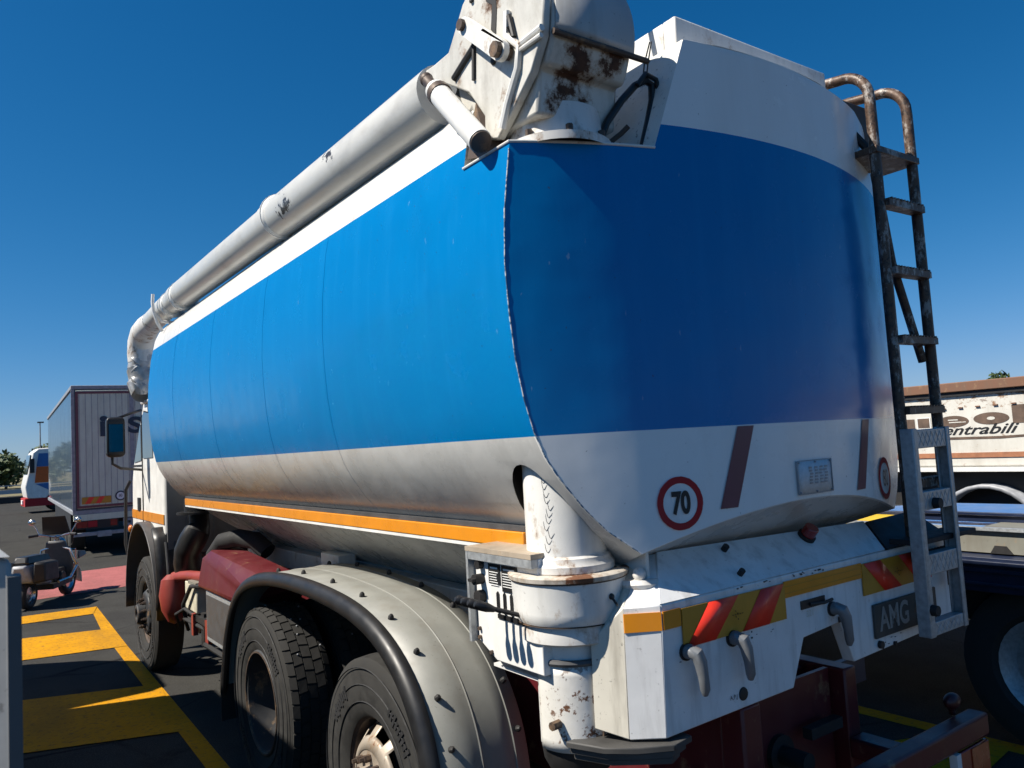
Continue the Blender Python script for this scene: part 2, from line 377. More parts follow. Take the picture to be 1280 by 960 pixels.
# tank paint: white, a blue band painted between two heights
def tankpaint(name, lowmetal):
    t = NT(name); x, y, z = t.sep()
    wv = t.math('MULTIPLY', t.math('SUBTRACT', t.noise(1.2, 2), .5), .004)
    zz = t.math('ADD', z, wv)
    blue = t.math('MULTIPLY', t.math('GREATER_THAN', zz, 2.087), t.math('LESS_THAN', zz, 3.106))
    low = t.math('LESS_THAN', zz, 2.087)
    big = t.noise(.9, 5); fine = t.noise(7, 6)
    cb = t.mix(t.ramp(big, .35, .65), (.0, .162, .425, 1), (.0, .175, .45, 1))
    cb = t.mix(t.ramp(t.noise(4, 7, (2.5, 2.5, .18), .7), .50, .80, 0, .22), cb, (.02, .27, .60, 1)); cb = t.mix(t.ramp(t.noise(2.2, 7, (1, 1, .5), .75), .56, .72, 0, .22), cb, (.0, .11, .32, 1))
    cb = t.mix(t.ramp(t.noise(45, 3, (1, 1, .3)), .72, .76, 0, .5), cb, (.25, .4, .55, 1))
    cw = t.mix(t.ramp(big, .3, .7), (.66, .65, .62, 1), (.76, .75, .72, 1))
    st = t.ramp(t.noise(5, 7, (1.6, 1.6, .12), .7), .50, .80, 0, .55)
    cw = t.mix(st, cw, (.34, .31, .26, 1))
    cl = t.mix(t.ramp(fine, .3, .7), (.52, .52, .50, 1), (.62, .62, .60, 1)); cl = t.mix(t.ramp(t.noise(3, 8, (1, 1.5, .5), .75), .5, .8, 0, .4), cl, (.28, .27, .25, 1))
    px_ = t.math('ADD', x, .1); py_ = t.math('SUBTRACT', y, 2.316)
    panel = t.math('GREATER_THAN', t.math('SQRT', t.math('ADD', t.math('MULTIPLY', px_, px_), t.math('MULTIPLY', py_, py_))), 2.366)
    panel = t.math('MULTIPLY', panel, t.math('LESS_THAN', y, .5))
    cp_ = t.mix(t.ramp(t.noise(3, 6, (1.5, 1.5, .3)), .45, .8, 0, .3), (.80, .80, .78, 1), (.5, .47, .42, 1))
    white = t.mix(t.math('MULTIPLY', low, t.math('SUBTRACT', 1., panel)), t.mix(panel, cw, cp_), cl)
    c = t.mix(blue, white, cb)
    c = t.mix(t.ramp(t.noise(75, 2), .74, .77, 0, .7), c, (.05, .035, .025, 1))
    t.col(c); t.set(rough=t.math('ADD', t.ramp(fine, .3, .7, .16, .3), t.math('MULTIPLY', low, .06)), coat=.05, spec=.3); t.b.inputs['Coat Roughness'].default_value = .05; t.b.inputs['IOR'].default_value = 1.38
    t.bump(t.math('ADD', t.noise(1.1, 3), t.math('MULTIPLY', t.noise(4.5, 2), .12)), .45, .03); return t.m
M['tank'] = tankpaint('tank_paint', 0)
t = NT('recess_paint'); c = t.mix(t.ramp(t.noise(6, 5), .3, .7), (.66, .64, .58, 1), (.77, .75, .70, 1))
c = t.mix(t.ramp(t.noise(30, 8, (1, 1, 1), .8), .58, .63, 0, .75), c, (.06, .05, .04, 1)); t.col(c); t.set(rough=.5); t.bump(t.noise(20, 5), .2, .004); M['recess'] = t.m
me.materials.clear(); me.materials.append(M['tank']); me.materials.append(M['recess']); me.materials.append(M['dark'])
for p in me.polygons:
    c = p.center; p.use_smooth = True
    h = hw(c.z)
    if c.z > 3.018 and c.y < .56 and c.x < -.5 and (abs(c.z-3.022) < .003 or abs(p.normal.y) > .9 and c.y > .4 or (p.normal.x < -.6 and c.x > -.72)): p.material_index = 1
    elif c.z < 2.04 and c.y < .6 and (abs(Vector((c.x+.957, c.y-.322)).length-.149) < .004 and abs(p.normal.z) < .2 and len(p.vertices) >= 3 and abs((Vector((c.x+.957, c.y-.322)).normalized()).dot(Vector((p.normal.x, p.normal.y)))) > .95 or abs(c.z-2.005) < .002 and p.normal.z < -.9): p.material_index = 2
me.set_sharp_from_angle(angle=R(32))
tank = bpy.data.objects.new('tank', me); C.objects.link(tank); tank.parent = TR
# weld seams
pts = [(x-.0005, yrear(x)+.0002, z) for x, z in left if 1.70 <= z <= 3.02]
pts2 = []
for p, q in zip(pts, pts[1:]):
    for k in range(6): pts2.append(Vector(p).lerp(Vector(q), k/6)+Vector((0, 0, 0)))
t = NT('weld_bead'); c = t.mix(t.ramp(t.noise(60, 4), .45, .55), (.03, .10, .2, 1), (.6, .6, .58, 1)); t.col(c); t.set(rough=.6); M['weld'] = t.m
b = B().tube(pts2, [.0016+.0012*random.random() for _ in pts2], 8)
b.done('weld_seam', M['weld'], tank)
for y0 in (1.72, 2.62, 3.75, 4.9):
    pts = [(x-.0005 if x < XC else x, y0+0*z, z) for x, z in left if z <= 3.2 and z >= 1.7]
    B().tube(pts, .0008, 6).done('weld_seam', M['tank'], tank)
# drip flange and rim below the recess lip
b = B().tube([(-1.168, .19, 3.024), (-1.168, .47, 3.024)], .005, 8)
b.tube([(x, yrear(x)-.0, 3.024) for x in [-1.168+.047*i for i in range(11)]], .005, 8); b.done('recess_lip', M['white_chip'], tank)

def on_panel(bm_, x0, z0, off=.004):                                # wrap a flat (u, v) mesh round the rear panel
    for v in bm_.bm.verts:
        x = x0+v.co.x*math.cos(math.asin((x0-XC)/RC)); zz = z0+v.co.y
        v.co = Vector((x, yrear(x)-off-v.co.z, zz))
    bmesh.ops.recalc_face_normals(bm_.bm, faces=bm_.bm.faces[:])
    return bm_
def disc(r0, r1, n=48, rag=0.):
    b = B(); A = []; Q = []
    for i in range(n):
        a = 2*math.pi*i/n; rr = r1*(1+rag*random.uniform(-1, .3)); A.append((r0*math.cos(a), r0*math.sin(a), 0)); Q.append((rr*math.cos(a), rr*math.sin(a), 0))
    if r0 > 0: b.grid([A+A[:1], Q+Q[:1]]); bmesh.ops.remove_doubles(b.bm, verts=b.bm.verts[:], dist=1e-5)
    else: b.poly(Q)
    return b
def speed_sign(x0, z0, txt, r=.086):
    rg = on_panel(disc(r*.74, r, 64, .015), x0, z0, .004).done('speed_sticker', M['signred'], TR)
    on_panel(disc(0, r*.745, 48), x0, z0, .003).done('sticker_face', M['signwhite'], rg)
    on_panel(text_bm(txt, r*1.12, 0, .72, .004 if txt == '70' else .0), x0, z0-.002, .006).done('digits', M['black'], rg)
    return rg
tag(speed_sign(-.703, 1.847, '70'), 'round red bordered 70 speed sticker')
SX80 = .52
tag(speed_sign(SX80, 1.838, '80'), 'round red bordered 80 speed sticker')
for (xa, xb, xc2, xd) in ((-.456, -.383, -.480, -.553), (.315, .385, .286, .212)):
    rows = []
    for k in range(9):
        f = k/8; z = 2.083-.268*f; x0 = xa+(xd-xa)*f; x1 = xb+(xc2-xb)*f
        rows.append([(x0+(x1-x0)*q/3, yrear(x0+(x1-x0)*q/3)-.0035, z) for q in range(4)])
    B().grid(rows).done('maroon_stripe', M['maroonstripe'], TR)
# data plate
rows = [[(-.187+.207*q/6, yrear(-.187+.207*q/6)-.005, 1.948-.118*k/2) for q in range(7)] for k in range(3)]
pl = B().grid(rows).done('data_plate', flat('data_plate_metal', (.64, .65, .66, 1), .7, var=.2, sc=60), TR, solid=.002)
b = B()
for xx in (-.187, .02):
    b.box(xx-.0015, xx+.0015, yrear(xx)-.009, yrear(xx)-.003, 1.83, 1.948)
for zz in (1.83, 1.948):
    b.grid([[(-.187+.207*q/6, yrear(-.187+.207*q/6)-.0075, zz-.0015) for q in range(7)], [(-.187+.207*q/6, yrear(-.187+.207*q/6)-.0075, zz+.0015) for q in range(7)]])
for q in (-.18, -.085, .012):
    for zz in (1.836, 1.942): b.sphere((q, yrear(q)-.009, zz), .004, seg=8)
b.done('plate_rim', M['tarp'], pl)
b = B()
for k in range(6):
    for j in range(4):
        xx = -.12+.03*j+random.uniform(-.004, .004); b.box(xx, xx+.018, yrear(xx)-.0085, yrear(xx)-.0075, 1.925-.006-.011*k, 1.925-.011*k)
b.done('engraving', M['tarp'], pl)
# roof coaming and hatch rims
b = B().box(-.50, .42, .06, .12, 3.41, 3.56).box(-.50, .42, .5, .56, 3.43, 3.55).box(-.50, -.44, .12, .5, 3.41, 3.56).box(.36, .42, .12, .5, 3.41, 3.56).box(-.44, .36, .16, .5, 3.45, 3.5)
b.done('roof_coaming', M['white_chip'], TR, bevel=.006)
B().box(.425, .86, .10, .17, 3.30, 3.50).box(.425, .86, .19, .22, 3.46, 3.5).done('roof_rail', M['rusty'], TR, bevel=.004)
b = B()
for x0, x1 in ((-.28, -.17), (.16, .26)): b.box(x0, x1, .052, .0595, 3.475, 3.492)
pieces(b, 'coaming_slot', M['dark'], TR)
B().tube([(-.25, .08, 3.5), (-.27, .08, 3.55), (-.28, .085, 3.58)], .003, 6).done('wire_hook', M['dark'], TR)
# tarp-strap hanging in the recess
b = B()
b.tube([(-.865, .11, 3.03), (-.82, .11, 3.12), (-.755, .10, 3.205), (-.695, .09, 3.268), (-.648, .085, 3.295), (-.618, .085, 3.285), (-.622, .085, 3.23), (-.65, .085, 3.15), (-.69, .09, 3.03)], [.012, .013, .013, .013, .013, .013, .012, .011, .011], 10)
b.tube([(-.70, .075, 3.262), (-.66, .07, 3.31), (-.61, .07, 3.30), (-.60, .07, 3.26)], .009, 8)
b.done('rubber_strap', M['blackplastic'], TR)
B().tube([(-.655, .09, 3.29), (-.64, .09, 3.36), (-.60, .095, 3.45)], .0025, 6).tube([(-.64, .09, 3.29), (-.625, .088, 3.36), (-.597, .09, 3.45)], .0025, 6).done('tie_wire', M['dark'], TR)

# ------------------------------------------------------------------ delivery auger along the top
AX, AZ_, AR = -1.06, 3.425, .115
def tubeprof(y): return (AX, y, AZ_+.0*(y))
b = B().tube([(AX, .75, AZ_), (AX, 2.74, AZ_+.03)], .118, 32).tube([(AX, 2.74, AZ_+.03), (AX, 5.23, AZ_+.05)], .112, 32).tube([(AX, 5.23, AZ_+.05), (AX, 5.8, AZ_+.045), (AX, 6.35, AZ_+.02)], .10, 32)
t = NT('auger_paint'); c = t.mix(t.ramp(t.noise(3, 5, (1, .3, 1)), .3, .7), (.48, .48, .45, 1), (.60, .59, .55, 1))
c = t.mix(t.ramp(t.noise(6, 6, (1, .4, 1)), .55, .8, 0, .4), c, DIRT)
hot = t.math('MAXIMUM', t.near((-1.16, 2.28, 3.42), .03, .16), t.near((-1.16, 1.62, 3.47), .01, .12)); hot = t.math('MAXIMUM', hot, t.near((-1.06, 6.5, 3.45), .1, .6))
rm = t.ramp(t.math('ADD', t.noise(16, 8, rough=.72), t.math('MULTIPLY', hot, .24)), .70, .715)
t.col(t.mix(rm, c, (.035, .028, .022, 1))); t.set(rough=t.ramp(t.noise(5), .3, .7, .3, .45), coat=.2); t.b.inputs['Coat Roughness'].default_value = .12; t.bump(t.noise(12, 5), .15, .004); M['augertube'] = t.m
b.done('auger_tube', M['augertube'], TR)
for y0, r0 in ((2.60, .128), (5.05, .122), (5.45, .112)):
    B().tube([(AX, y0-.03, AZ_+.03), (AX, y0-.015, AZ_+.031), (AX, y0+.015, AZ_+.031), (AX, y0+.03, AZ_+.032)], [r0-.01, r0, r0, r0-.01], 32).tube([(AX, y0-.004, AZ_+.031), (AX, y0+.004, AZ_+.031)], r0+.006, 32).done('tube_collar', M['white_chip'], TR)
b = B().tube([(AX-.13, 5.62, 3.57), (AX-.135, 5.62, 3.5), (AX-.13, 5.62, 3.42), (AX-.10, 5.62, 3.32), (AX-.06, 5.62, 3.24)], .014, 10).tube([(AX-.13, 5.62, 3.42), (AX-.06, 5.62, 3.33), (AX+.06, 5.62, 3.32)], .014, 10)
b.done('tube_cradle', M['white'], TR)
b = B().tube([(AX, 6.3, AZ_+.02), (AX, 6.6, AZ_+.01), (AX, 6.8, AZ_-.02), (AX, 6.93, AZ_-.10), (AX, 6.97, AZ_-.22), (AX, 6.97, AZ_-.30)], [.10, .115, .125, .13, .13, .125], 28)
b.done('auger_elbow', M['white_rust'], TR)
b = B(); pts = []; rs = []
for k in range(26):
    f = k/25; pts.append((AX+.012*math.sin(k*1.7), 6.97+.01*math.cos(k*2.1), AZ_-.28-.33*f)); rs.append(.122+.010*math.sin(k*1.3)+.008*math.sin(k*.7))
b.tube(pts, rs, 26)
for v in b.bm.verts:
    v.co.x += .004*math.sin(v.co.z*60+v.co.y*30); v.co.y += .005*math.sin(v.co.z*45+v.co.x*40)
b.done('canvas_sock', M['bag'], TR)
# auger head: big housing
def ppoly(c, r, a0, a1, n): return [(c[0]+r*math.cos(R(a0+(a1-a0)*i/n)), c[1]+r*math.sin(R(a0+(a1-a0)*i/n))) for i in range(n+1)]
HC = (.30, 3.40)
t = NT('head_paint'); c = t.mix(t.ramp(t.noise(4, 5), .3, .7), (.50, .49, .44, 1), (.66, .64, .59, 1))
rn = t.noise(11, 9, rough=.72)
hot = t.math('MAXIMUM', t.near((-.96, .06, 3.22), .04, .17), t.near((-.86, .03, 3.30), .03, .10))
hot = t.math('MAXIMUM', hot, t.near((-1.13, .28, 3.56), .02, .10))
rh = t.math('ADD', rn, t.math('MULTIPLY', hot, .26)); rm = t.ramp(rh, .655, .70)
c = t.mix(t.ramp(t.noise(13, 7, (1, 1, .5), .75), .5, .8, 0, .6), c, (.28, .25, .20, 1)); c = t.mix(t.ramp(rh, .57, .66, 0, .7), c, (.25, .15, .08, 1))
c = t.mix(t.ramp(t.noise(5, 6, (2, 2, .4)), .5, .8, 0, .4), c, DIRT)
c = t.mix(rm, c, t.mix(t.noise(35, 4), (.012, .009, .008, 1), (.14, .06, .03, 1))); t.col(c); t.set(rough=t.math('MAXIMUM', t.math('MULTIPLY', rm, .9), .38)); t.bump(t.noise(14, 6), .25, .006); M['head'] = t.m
drum = ppoly(HC, .285, -35, 215, 30)
lower = [(HC[0]-.20, 3.24), (HC[0]-.175, 3.10), (HC[0]+.14, 3.10), (HC[0]+.20, 3.26)]
b = B().prism([(y, z) for y, z in drum+lower], 'x', -1.10, -.77)
b.done('pump_housing', M['head'], TR, bevel=.012)
# bare metal lid over the drum
lid = ppoly(HC, .290, 20, 196, 26); lidi = ppoly(HC, .286, 20, 196, 26)
b = B().grid([[(-1.095, y, z) for y, z in lid], [(-.765, y, z) for y, z in lid]]).done('housing_lid', paint('weathered_lid', (.46, .46, .45, 1), .5, metal=.25, dirt=.5, rust=.08, sc=5), TR, solid=.008)
p = lid[-1]
B().tube([(-1.105, p[0]-.004, p[1]), (-.70, p[0]-.004, p[1])], .010, 8).done('lid_seam', M['rusty'], TR)
B().tube([(-.80, .24, 3.69), (-.62, .22, 3.71)], .012, 8).done('lid_hinge', M['rusty'], TR)
# side plate facing out, with a neck running to the tube
plate = [(.30, 3.075), (.22, 3.13), (.10, 3.22), (.035, 3.31), (.015, 3.42), (.055, 3.54), (.14, 3.63), (.26, 3.69), (.38, 3.675), (.47, 3.625), (.53, 3.555), (.58, 3.50), (.68, 3.50), (.80, 3.51), (.78, 3.44), (.62, 3.40), (.46, 3.30), (.37, 3.18), (.375, 3.10)]
pl_ = B().prism(plate, 'x', -1.135, -1.105).done('side_plate', M['head'], TR, bevel=.006)
# raised ribs, slot and link bar on the plate
b = B()
b.tube([(-1.142, .196, 3.46), (-1.142, .207, 3.384), (-1.142, .143, 3.319), (-1.142, .158, 3.255), (-1.142, .225, 3.163), (-1.142, .262, 3.095)], .013, 8)
b.tube([(-1.142, .143, 3.322), (-1.142, .025, 3.325)], .011, 8).tube([(-1.142, .15, 3.305), (-1.142, .03, 3.303)], .008, 8)
b.done('plate_rib', M['white_chip'], TR)
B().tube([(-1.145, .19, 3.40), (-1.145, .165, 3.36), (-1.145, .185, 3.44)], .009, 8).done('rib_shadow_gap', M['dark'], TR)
B().tube([(-1.137, .404, 3.44), (-1.137, .47, 3.415), (-1.137, .545, 3.385)], .013, 8).tube([(-1.139, .404, 3.44), (-1.139, .416, 3.325)], .008, 8).done('plate_slot', M['dark'], TR)
B().sphere((-1.137, .295, 3.343), .017, (.4, 1, 1), 12).done('plate_hole', M['dark'], TR)
B().tube([(-1.137, .403, 3.60), (-1.137, .40, 3.67)], .010, 8).done('plate_slot', M['dark'], TR)
B().prism([(.275, 3.42), (.30, 3.45), (.285, 3.53), (.32, 3.56), (.30, 3.60), (.262, 3.56), (.262, 3.50)], 'x', -1.1375, -1.134).done('rust_hole', M['dark'], TR)
b = B()
b.hull([(xx, c[0]+r*math.cos(R(a)), c[1]+r*math.sin(R(a))) for xx in (-1.18, -1.158) for c, r in (((.405, 3.505), .03), ((.205, 3.325), .033)) for a in range(0, 360, 30)])
lk = b.done('link_bar', M['white_chip'], TR, bevel=.004)
pieces(B().cyl((-1.195, .405, 3.505), (-1.14, .405, 3.505), .020, 8).cyl((-1.20, .205, 3.325), (-1.14, .205, 3.325), .026, 8), 'pivot_bolt', M['rusty'], lk)
# hydraulic ram
b = B().tube([(-1.195, .58, 3.345), (-1.20, .45, 3.21), (-1.205, .30, 3.055)], .040, 20)
rm_ = b.done('hydraulic_ram', M['white_chip'], TR)
B().tube([(-1.19, .645, 3.41), (-1.195, .58, 3.345)], .022, 14).sphere((-1.19, .65, 3.415), .026, seg=12).tube([(-1.195, .565, 3.33), (-1.195, .545, 3.31)], .044, 18).done('ram_rod', M['rusty'], rm_)
B().cyl((-1.2049, .302, 3.057), (-1.2055, .294, 3.049), .037, 16).done('ram_end', M['rusty'], rm_)
B().hull([(-1.15, .47, 3.06), (-1.15, .34, 3.03), (-1.02, .46, 3.26), (-1.02, .34, 3.2), (-1.12, .44, 3.26), (-1.08, .3, 3.03)]).done('ram_bracket', M['rusty'], TR)
t = NT('grimy_inner'); t.col((.07, .068, .055, 1)); t.set(rough=.7); M['grimy'] = t.m
rows = [[(-1.13+.05*math.cos(R(a))*q, .40+.20*f, 3.18+.21*f+.05*math.sin(R(a))) for a in range(-90, 91, 15)] for f, q in ((0, 1.4), (.35, 1.6), (.7, 1.2), (1, .8))]
B().grid(rows).done('ram_saddle', M['grimy'], TR, solid=.006)
# neck flange on the recess floor
b = B().lathe([(3.022, .185), (3.05, .185), (3.055, .165), (3.09, .16), (3.16, .15)], (-.93, .245, 0), 'z', 40); b.done('neck_flange', M['white_rust'], TR)
b = B()
for a in range(0, 360, 45):
    p = Vector((-.93+.172*math.cos(R(a+20)), .245+.172*math.sin(R(a+20)), 3.05)); b.cyl(p, p+Vector((0, 0, .022)), .012, 6)
pieces(b.tube([(-.80, .12, 3.06), (-.765, .10, 3.09), (-.75, .08, 3.11)], .009, 8), 'flange_bolt', M['rusty'], TR)

# ------------------------------------------------------------------ orange side rail
B().box(-.985, -.93, .50, 5.55, 1.700, 1.757).done('side_rail', M['orange'], TR, bevel=.004)
B().box(-.982, -.93, .50, 5.55, 1.686, 1.699).done('rail_trim', M['white'], TR)
B().box(-.975, -.90, .50, 5.58, 1.758, 1.776).done('rail_trim', M['greyplastic'], TR)
# ------------------------------------------------------------------ chassis
CH = M['maroon']
b = B().box(-.47, -.39, .12, 8.6, .62, 1.10).box(.27, .35, .12, 8.6, .62, 1.10)
for y in (.3, 1.2, 2.4, 3.6, 4.8, 6, 7.5): b.box(-.39, .27, y, y+.12, .86, 1.08)
b.done('chassis_frame', CH, TR, bevel=.008)
B().box(-.50, -.40, .45, 5.4, 1.20, 1.34).box(.28, .38, .45, 5.4, 1.20, 1.34).done('sub_frame', M['white_chip'], TR, bevel=.006)
b = B().box(-.62, -.50, 3.05, 3.35, 1.30, 1.42).box(-.62, -.5, 4.75, 4.85, 1.30, 1.48)
pieces(b, 'tank_bracket', M['white_chip'], TR, bevel=.006)
for y in (1.62, 3.24): B().cyl((-.9, y, .57), (.8, y, .57), .075, 16).sphere((-.06, y, .56), .24, (1, .9, .95)).done('axle', M['dark'], TR)
# ------------------------------------------------------------------ wheels
def arcs(c, r, a0, a1, n): return [(c[0]+r*math.cos(R(a0+(a1-a0)*i/n)), c[1]+r*math.sin(R(a0+(a1-a0)*i/n))) for i in range(n+1)]
def tyre(xc, y, r, wd, rim, side, blocks, name='tyre', parent=None):
    h = wd/2; prof = [(-h*.80, rim), (-h*.96, rim+.03), (-h, rim+(r-rim)*.45), (-h*.97, rim+(r-rim)*.72), (-h*.90, r-.028), (-h*.80, r-.010), (-h*.4, r-.004)]
    prof = prof + [(-a, q) for a, q in prof[::-1]]
    o = B().lathe(prof, (xc, y, r), 'x', 72, False).done(name, M['rubberdust'], parent, smooth=40)
    b = B()
    for k in range(3):
        rr = rim+(r-rim)*(.25+.28*k); 
        b.lathe([(-h*(.985+.004*k)-.001, rr), (-h*(.995+.004*k)-.004, rr+.003), (-h*(.985+.004*k)-.001, rr+.006)], (xc, y, r), 'x', 64)
    for a0 in (35, 125, 215, 305):
        for k in range(9):
            a = R(a0+k*3.2); rr = rim+(r-rim)*.52; L = .020 if k % 3 else .032
            q = [(rr-L, a-.018), (rr+L, a-.018), (rr+L, a+.018), (rr-L, a+.018)]
            b.hull([(xc+sx_*(h*.985+dx), y+p*math.sin(t_), r+p*math.cos(t_)) for sx_ in (-1, 1) if sx_ == side for dx in (0, .006) for p, t_ in q])
    b.done('sidewall_ring', M['rubber'], o)
    if blocks:
        b = B(); N = 46; cols = [(-.86, -.60), (-.55, -.22), (-.17, .17), (.22, .55), (.60, .86)]
        for ci, (u0, u1) in enumerate(cols):
            for k in range(N):
                a0 = 2*math.pi*(k+.5*(ci % 2)+.08*ci)/N; a1 = a0+2*math.pi/N*.84
                sk = .012*(1 if ci % 2 else -1)
                P = []
                for rr in (r-.022, r+.004):
                    for u, aa in ((u0, a0), (u1, a0+sk), (u1, a1+sk), (u0, a1)): 
                        q = rr-(.012 if abs(u) > .8 else 0); P.append(b.bm.verts.new((xc+u*h, y+q*math.sin(aa), r+q*math.cos(aa))))
                for f in ((4, 5, 6, 7), (0, 1, 5, 4), (1, 2, 6, 5), (2, 3, 7, 6), (3, 0, 4, 7)): b.bm.faces.new([P[i] for i in f])
        bmesh.ops.recalc_face_normals(b.bm, faces=b.bm.faces[:])
        b.done('tread', M['rubberdust'], o, smooth=0)
        b = B()
        for k in range(14):
            a = R(random.uniform(-30, 70)); u = random.uniform(-.7, .7); q = r+.006
            b.sphere((xc+u*h, y-q*math.sin(a), r+q*math.cos(a)), .006, seg=6)
        pieces(b, 'stone', M['tarp'], o)
    return o
RW = .57
def dualwheel(y, side=-1):
    xo = -1.10 if side < 0 else .90
    for k, xc in enumerate((xo-side*.15, xo-side*.50)):
        wh = bpy.data.objects.new('rear_wheel', None); C.objects.link(wh); wh.parent = TR
        tyre(xc, y, RW, .29, .30, side, k == 0 and side < 0 or k == 1, parent=wh)
        if k == 0:
            s = side
            b = B().lathe([(s*.125, .315), (s*.135, .305), (s*.125, .285), (s*.05, .278), (-s*.06, .268), (-s*.14, .225), (-s*.17, .14), (-s*.17, .0)], (xc, y, RW), 'x', 48); b.done('rim', M['rimdark'], wh)
            B().lathe([(s*.128, .302), (s*.138, .306), (s*.139, .296), (s*.128, .292)], (xc, y, RW), 'x', 48).done('rim_flange', M['rusty'], wh)
            b = B().lathe([(-s*.17, .13), (-s*.08, .12), (-s*.01, .09), (s*.0, 0)], (xc, y, RW), 'x', 24)
            for a in range(0, 360, 36): b.cyl((xc-s*.17, y+.17*math.sin(R(a)), RW+.17*math.cos(R(a))), (xc-s*.12, y+.17*math.sin(R(a)), RW+.17*math.cos(R(a))), .018, 6)
            b.done('hub', M['rimdark'], wh)
def frontrim(xc, y, s, wh, rm):
    b = B(); n = 50
    # flange and barrel
    b.lathe([(s*.125, .318), (s*.14, .308), (s*.125, .288), (s*.05, .275)], (xc, y, RW), 'x', n).done('rim', M['rusty'], wh)
    # dished disc with hand holes
    b = B(); prof = [(s*.05, .276), (s*.10, .255), (s*.155, .205), (s*.17, .165)]; seg = 10
    for k in range(seg):
        a0 = 2*math.pi*k/seg; da = 2*math.pi/seg
        for (u0, u1, ho) in ((0, .36, False), (.36, 1, True)):
            rows = []
            for (ax, rr) in (prof if not ho else prof):
                rows.append([(xc+ax, y+rr*math.sin(a0+da*(u0+(u1-u0)*q/4)), RW+rr*math.cos(a0+da*(u0+(u1-u0)*q/4))) for q in range(5)])
            if ho: b.grid(rows[:2][:1]+[rows[0]] if False else [rows[2], rows[3]]); b.grid([[Vector(p).lerp(Vector(q), .25) for p, q in zip(rows[2], rows[1])], rows[2]]); b.grid([rows[0], [Vector(p).lerp(Vector(q), .3) for p, q in zip(rows[0], rows[1])]])
            else: b.grid(rows)
    bmesh.ops.remove_doubles(b.bm, verts=b.bm.verts[:], dist=1e-4); bmesh.ops.recalc_face_normals(b.bm, faces=b.bm.faces[:])
    b.done('wheel_disc', rm, wh, solid=.008)
    b = B().lathe([(s*.17, .166), (s*.17, .10), (s*.235, .095), (s*.245, .085), (s*.245, .06), (s*.225, .055), (s*.225, 0)], (xc, y, RW), 'x', 40); b.done('hub', rm, wh)
    b = B()
    for k in range(10):
        a = 2*math.pi*k/10; p = Vector((xc+s*.168, y+.135*math.sin(a), RW+.135*math.cos(a)))
        b.tube([p, p+Vector((s*.035, 0, 0)), p+Vector((s*.036, 0, 0)), p+Vector((s*.055, 0, 0))], [.017, .017, .010, .010], 6)
    pieces(b, 'wheel_nut', M['rusty'], wh)
def singlewheel(y, side, xo, nm):
    wh = bpy.data.objects.new(nm, None); C.objects.link(wh); wh.parent = TR; xc = xo-side*.145
    tyre(xc, y, RW, .28, .30, side, False, parent=wh); frontrim(xc-side*.03, y, side, wh, M['rimdark'] if nm == 'front_wheel' else M['rimgrey']); return wh
dualwheel(3.24, -1); dualwheel(3.24, 1)
singlewheel(1.62, -1, -1.10, 'rear_wheel'); singlewheel(1.62, 1, .90, 'rear_wheel')
singlewheel(7.08, -1, -1.07, 'front_wheel'); singlewheel(7.08, 1, .87, 'front_wheel')
# ------------------------------------------------------------------ rear fender over both axles
FP = [(3.945, .50), (3.93, .58), (3.885, .72), (3.83, .88), (3.74, 1.03), (3.62, 1.16), (3.45, 1.27), (3.22, 1.345), (2.95, 1.39), (2.6, 1.415), (2.25, 1.415), (1.95, 1.402), (1.68, 1.375), (1.45, 1.32), (1.27, 1.235), (1.13, 1.12), (1.035, .98), (.985, .84), (.965, .68), (.955, .5)]
def smooth2(p, it=2):
    for _ in range(it):
        q = [p[0]]
        for a, b_ in zip(p, p[1:]): q += [(a[0]*.75+b_[0]*.25, a[1]*.75+b_[1]*.25), (a[0]*.25+b_[0]*.75, a[1]*.25+b_[1]*.75)]
        p = q+[p[-1]]
    return p
FP = smooth2(FP)
def fender(side, mirror):
    sx = (lambda x: x) if side < 0 else (lambda x: 2*XC-x)
    nr = []
    for i in range(len(FP)):
        a, c = FP[max(0, i-1)], FP[min(len(FP)-1, i+1)]; tx, tz = c[0]-a[0], c[1]-a[1]; L = math.hypot(tx, tz); nr.append((-tz/L, tx/L))
    if True:  # inward = towards the wheels
        cen = (2.45, .6); nr = [(nx, nz) if nx*(cen[0]-p[0])+nz*(cen[1]-p[1]) > 0 else (-nx, -nz) for (nx, nz), p in zip(nr, FP)]
    def sweep(cs): return [[(sx(x), p[0]+q[0]*d, p[1]+q[1]*d) for x, d in cs] for p, q in zip(FP, nr)]
    ridge = [(x, 0) for x in (-.68, -.80, -.93, -1.10)]
    b = B().grid(sweep(ridge)); bmesh.ops.recalc_face_normals(b.bm, faces=b.bm.faces[:])
    fo = b.done('rear_fender', M['fender'], TR, smooth=60)
    md = fo.modifiers.new('s', 'SOLIDIFY'); md.thickness = .008; md.offset = -1
    b = B()
    for x in (-.74, -.90): b.tube([(sx(x), p[0]+q[0]*.001, p[1]+q[1]*.001) for p, q in zip(FP, nr)], .0045, 6)
    b.done('fender_ridge', M['fender'], fo)
    b = B().grid(sweep([(-1.092, -.007), (-1.110, -.010), (-1.128, -.004), (-1.142, .010), (-1.15, .032), (-1.149, .056), (-1.141, .066), (-1.122, .062), (-1.115, .03), (-1.09, .010)])); bmesh.ops.recalc_face_normals(b.bm, faces=b.bm.faces[:])
    b.done('fender_lip', M['blackplastic'], fo, smooth=60)
    b = B()
    for i in range(8, len(FP)-4, 5):
        for x in (-1.03, -.71):
            p, q = FP[i], nr[i]; c0 = Vector((sx(x), p[0]-q[0]*.0, p[1]-q[1]*.0)); b.tube([c0, c0-Vector((0, q[0], q[1]))*.012, c0-Vector((0, q[0], q[1]))*.022], [.014, .013, .006], 8)
    pieces(b, 'fender_bolt', M['dark'], fo)
fender(-1, False); fender(1, True)
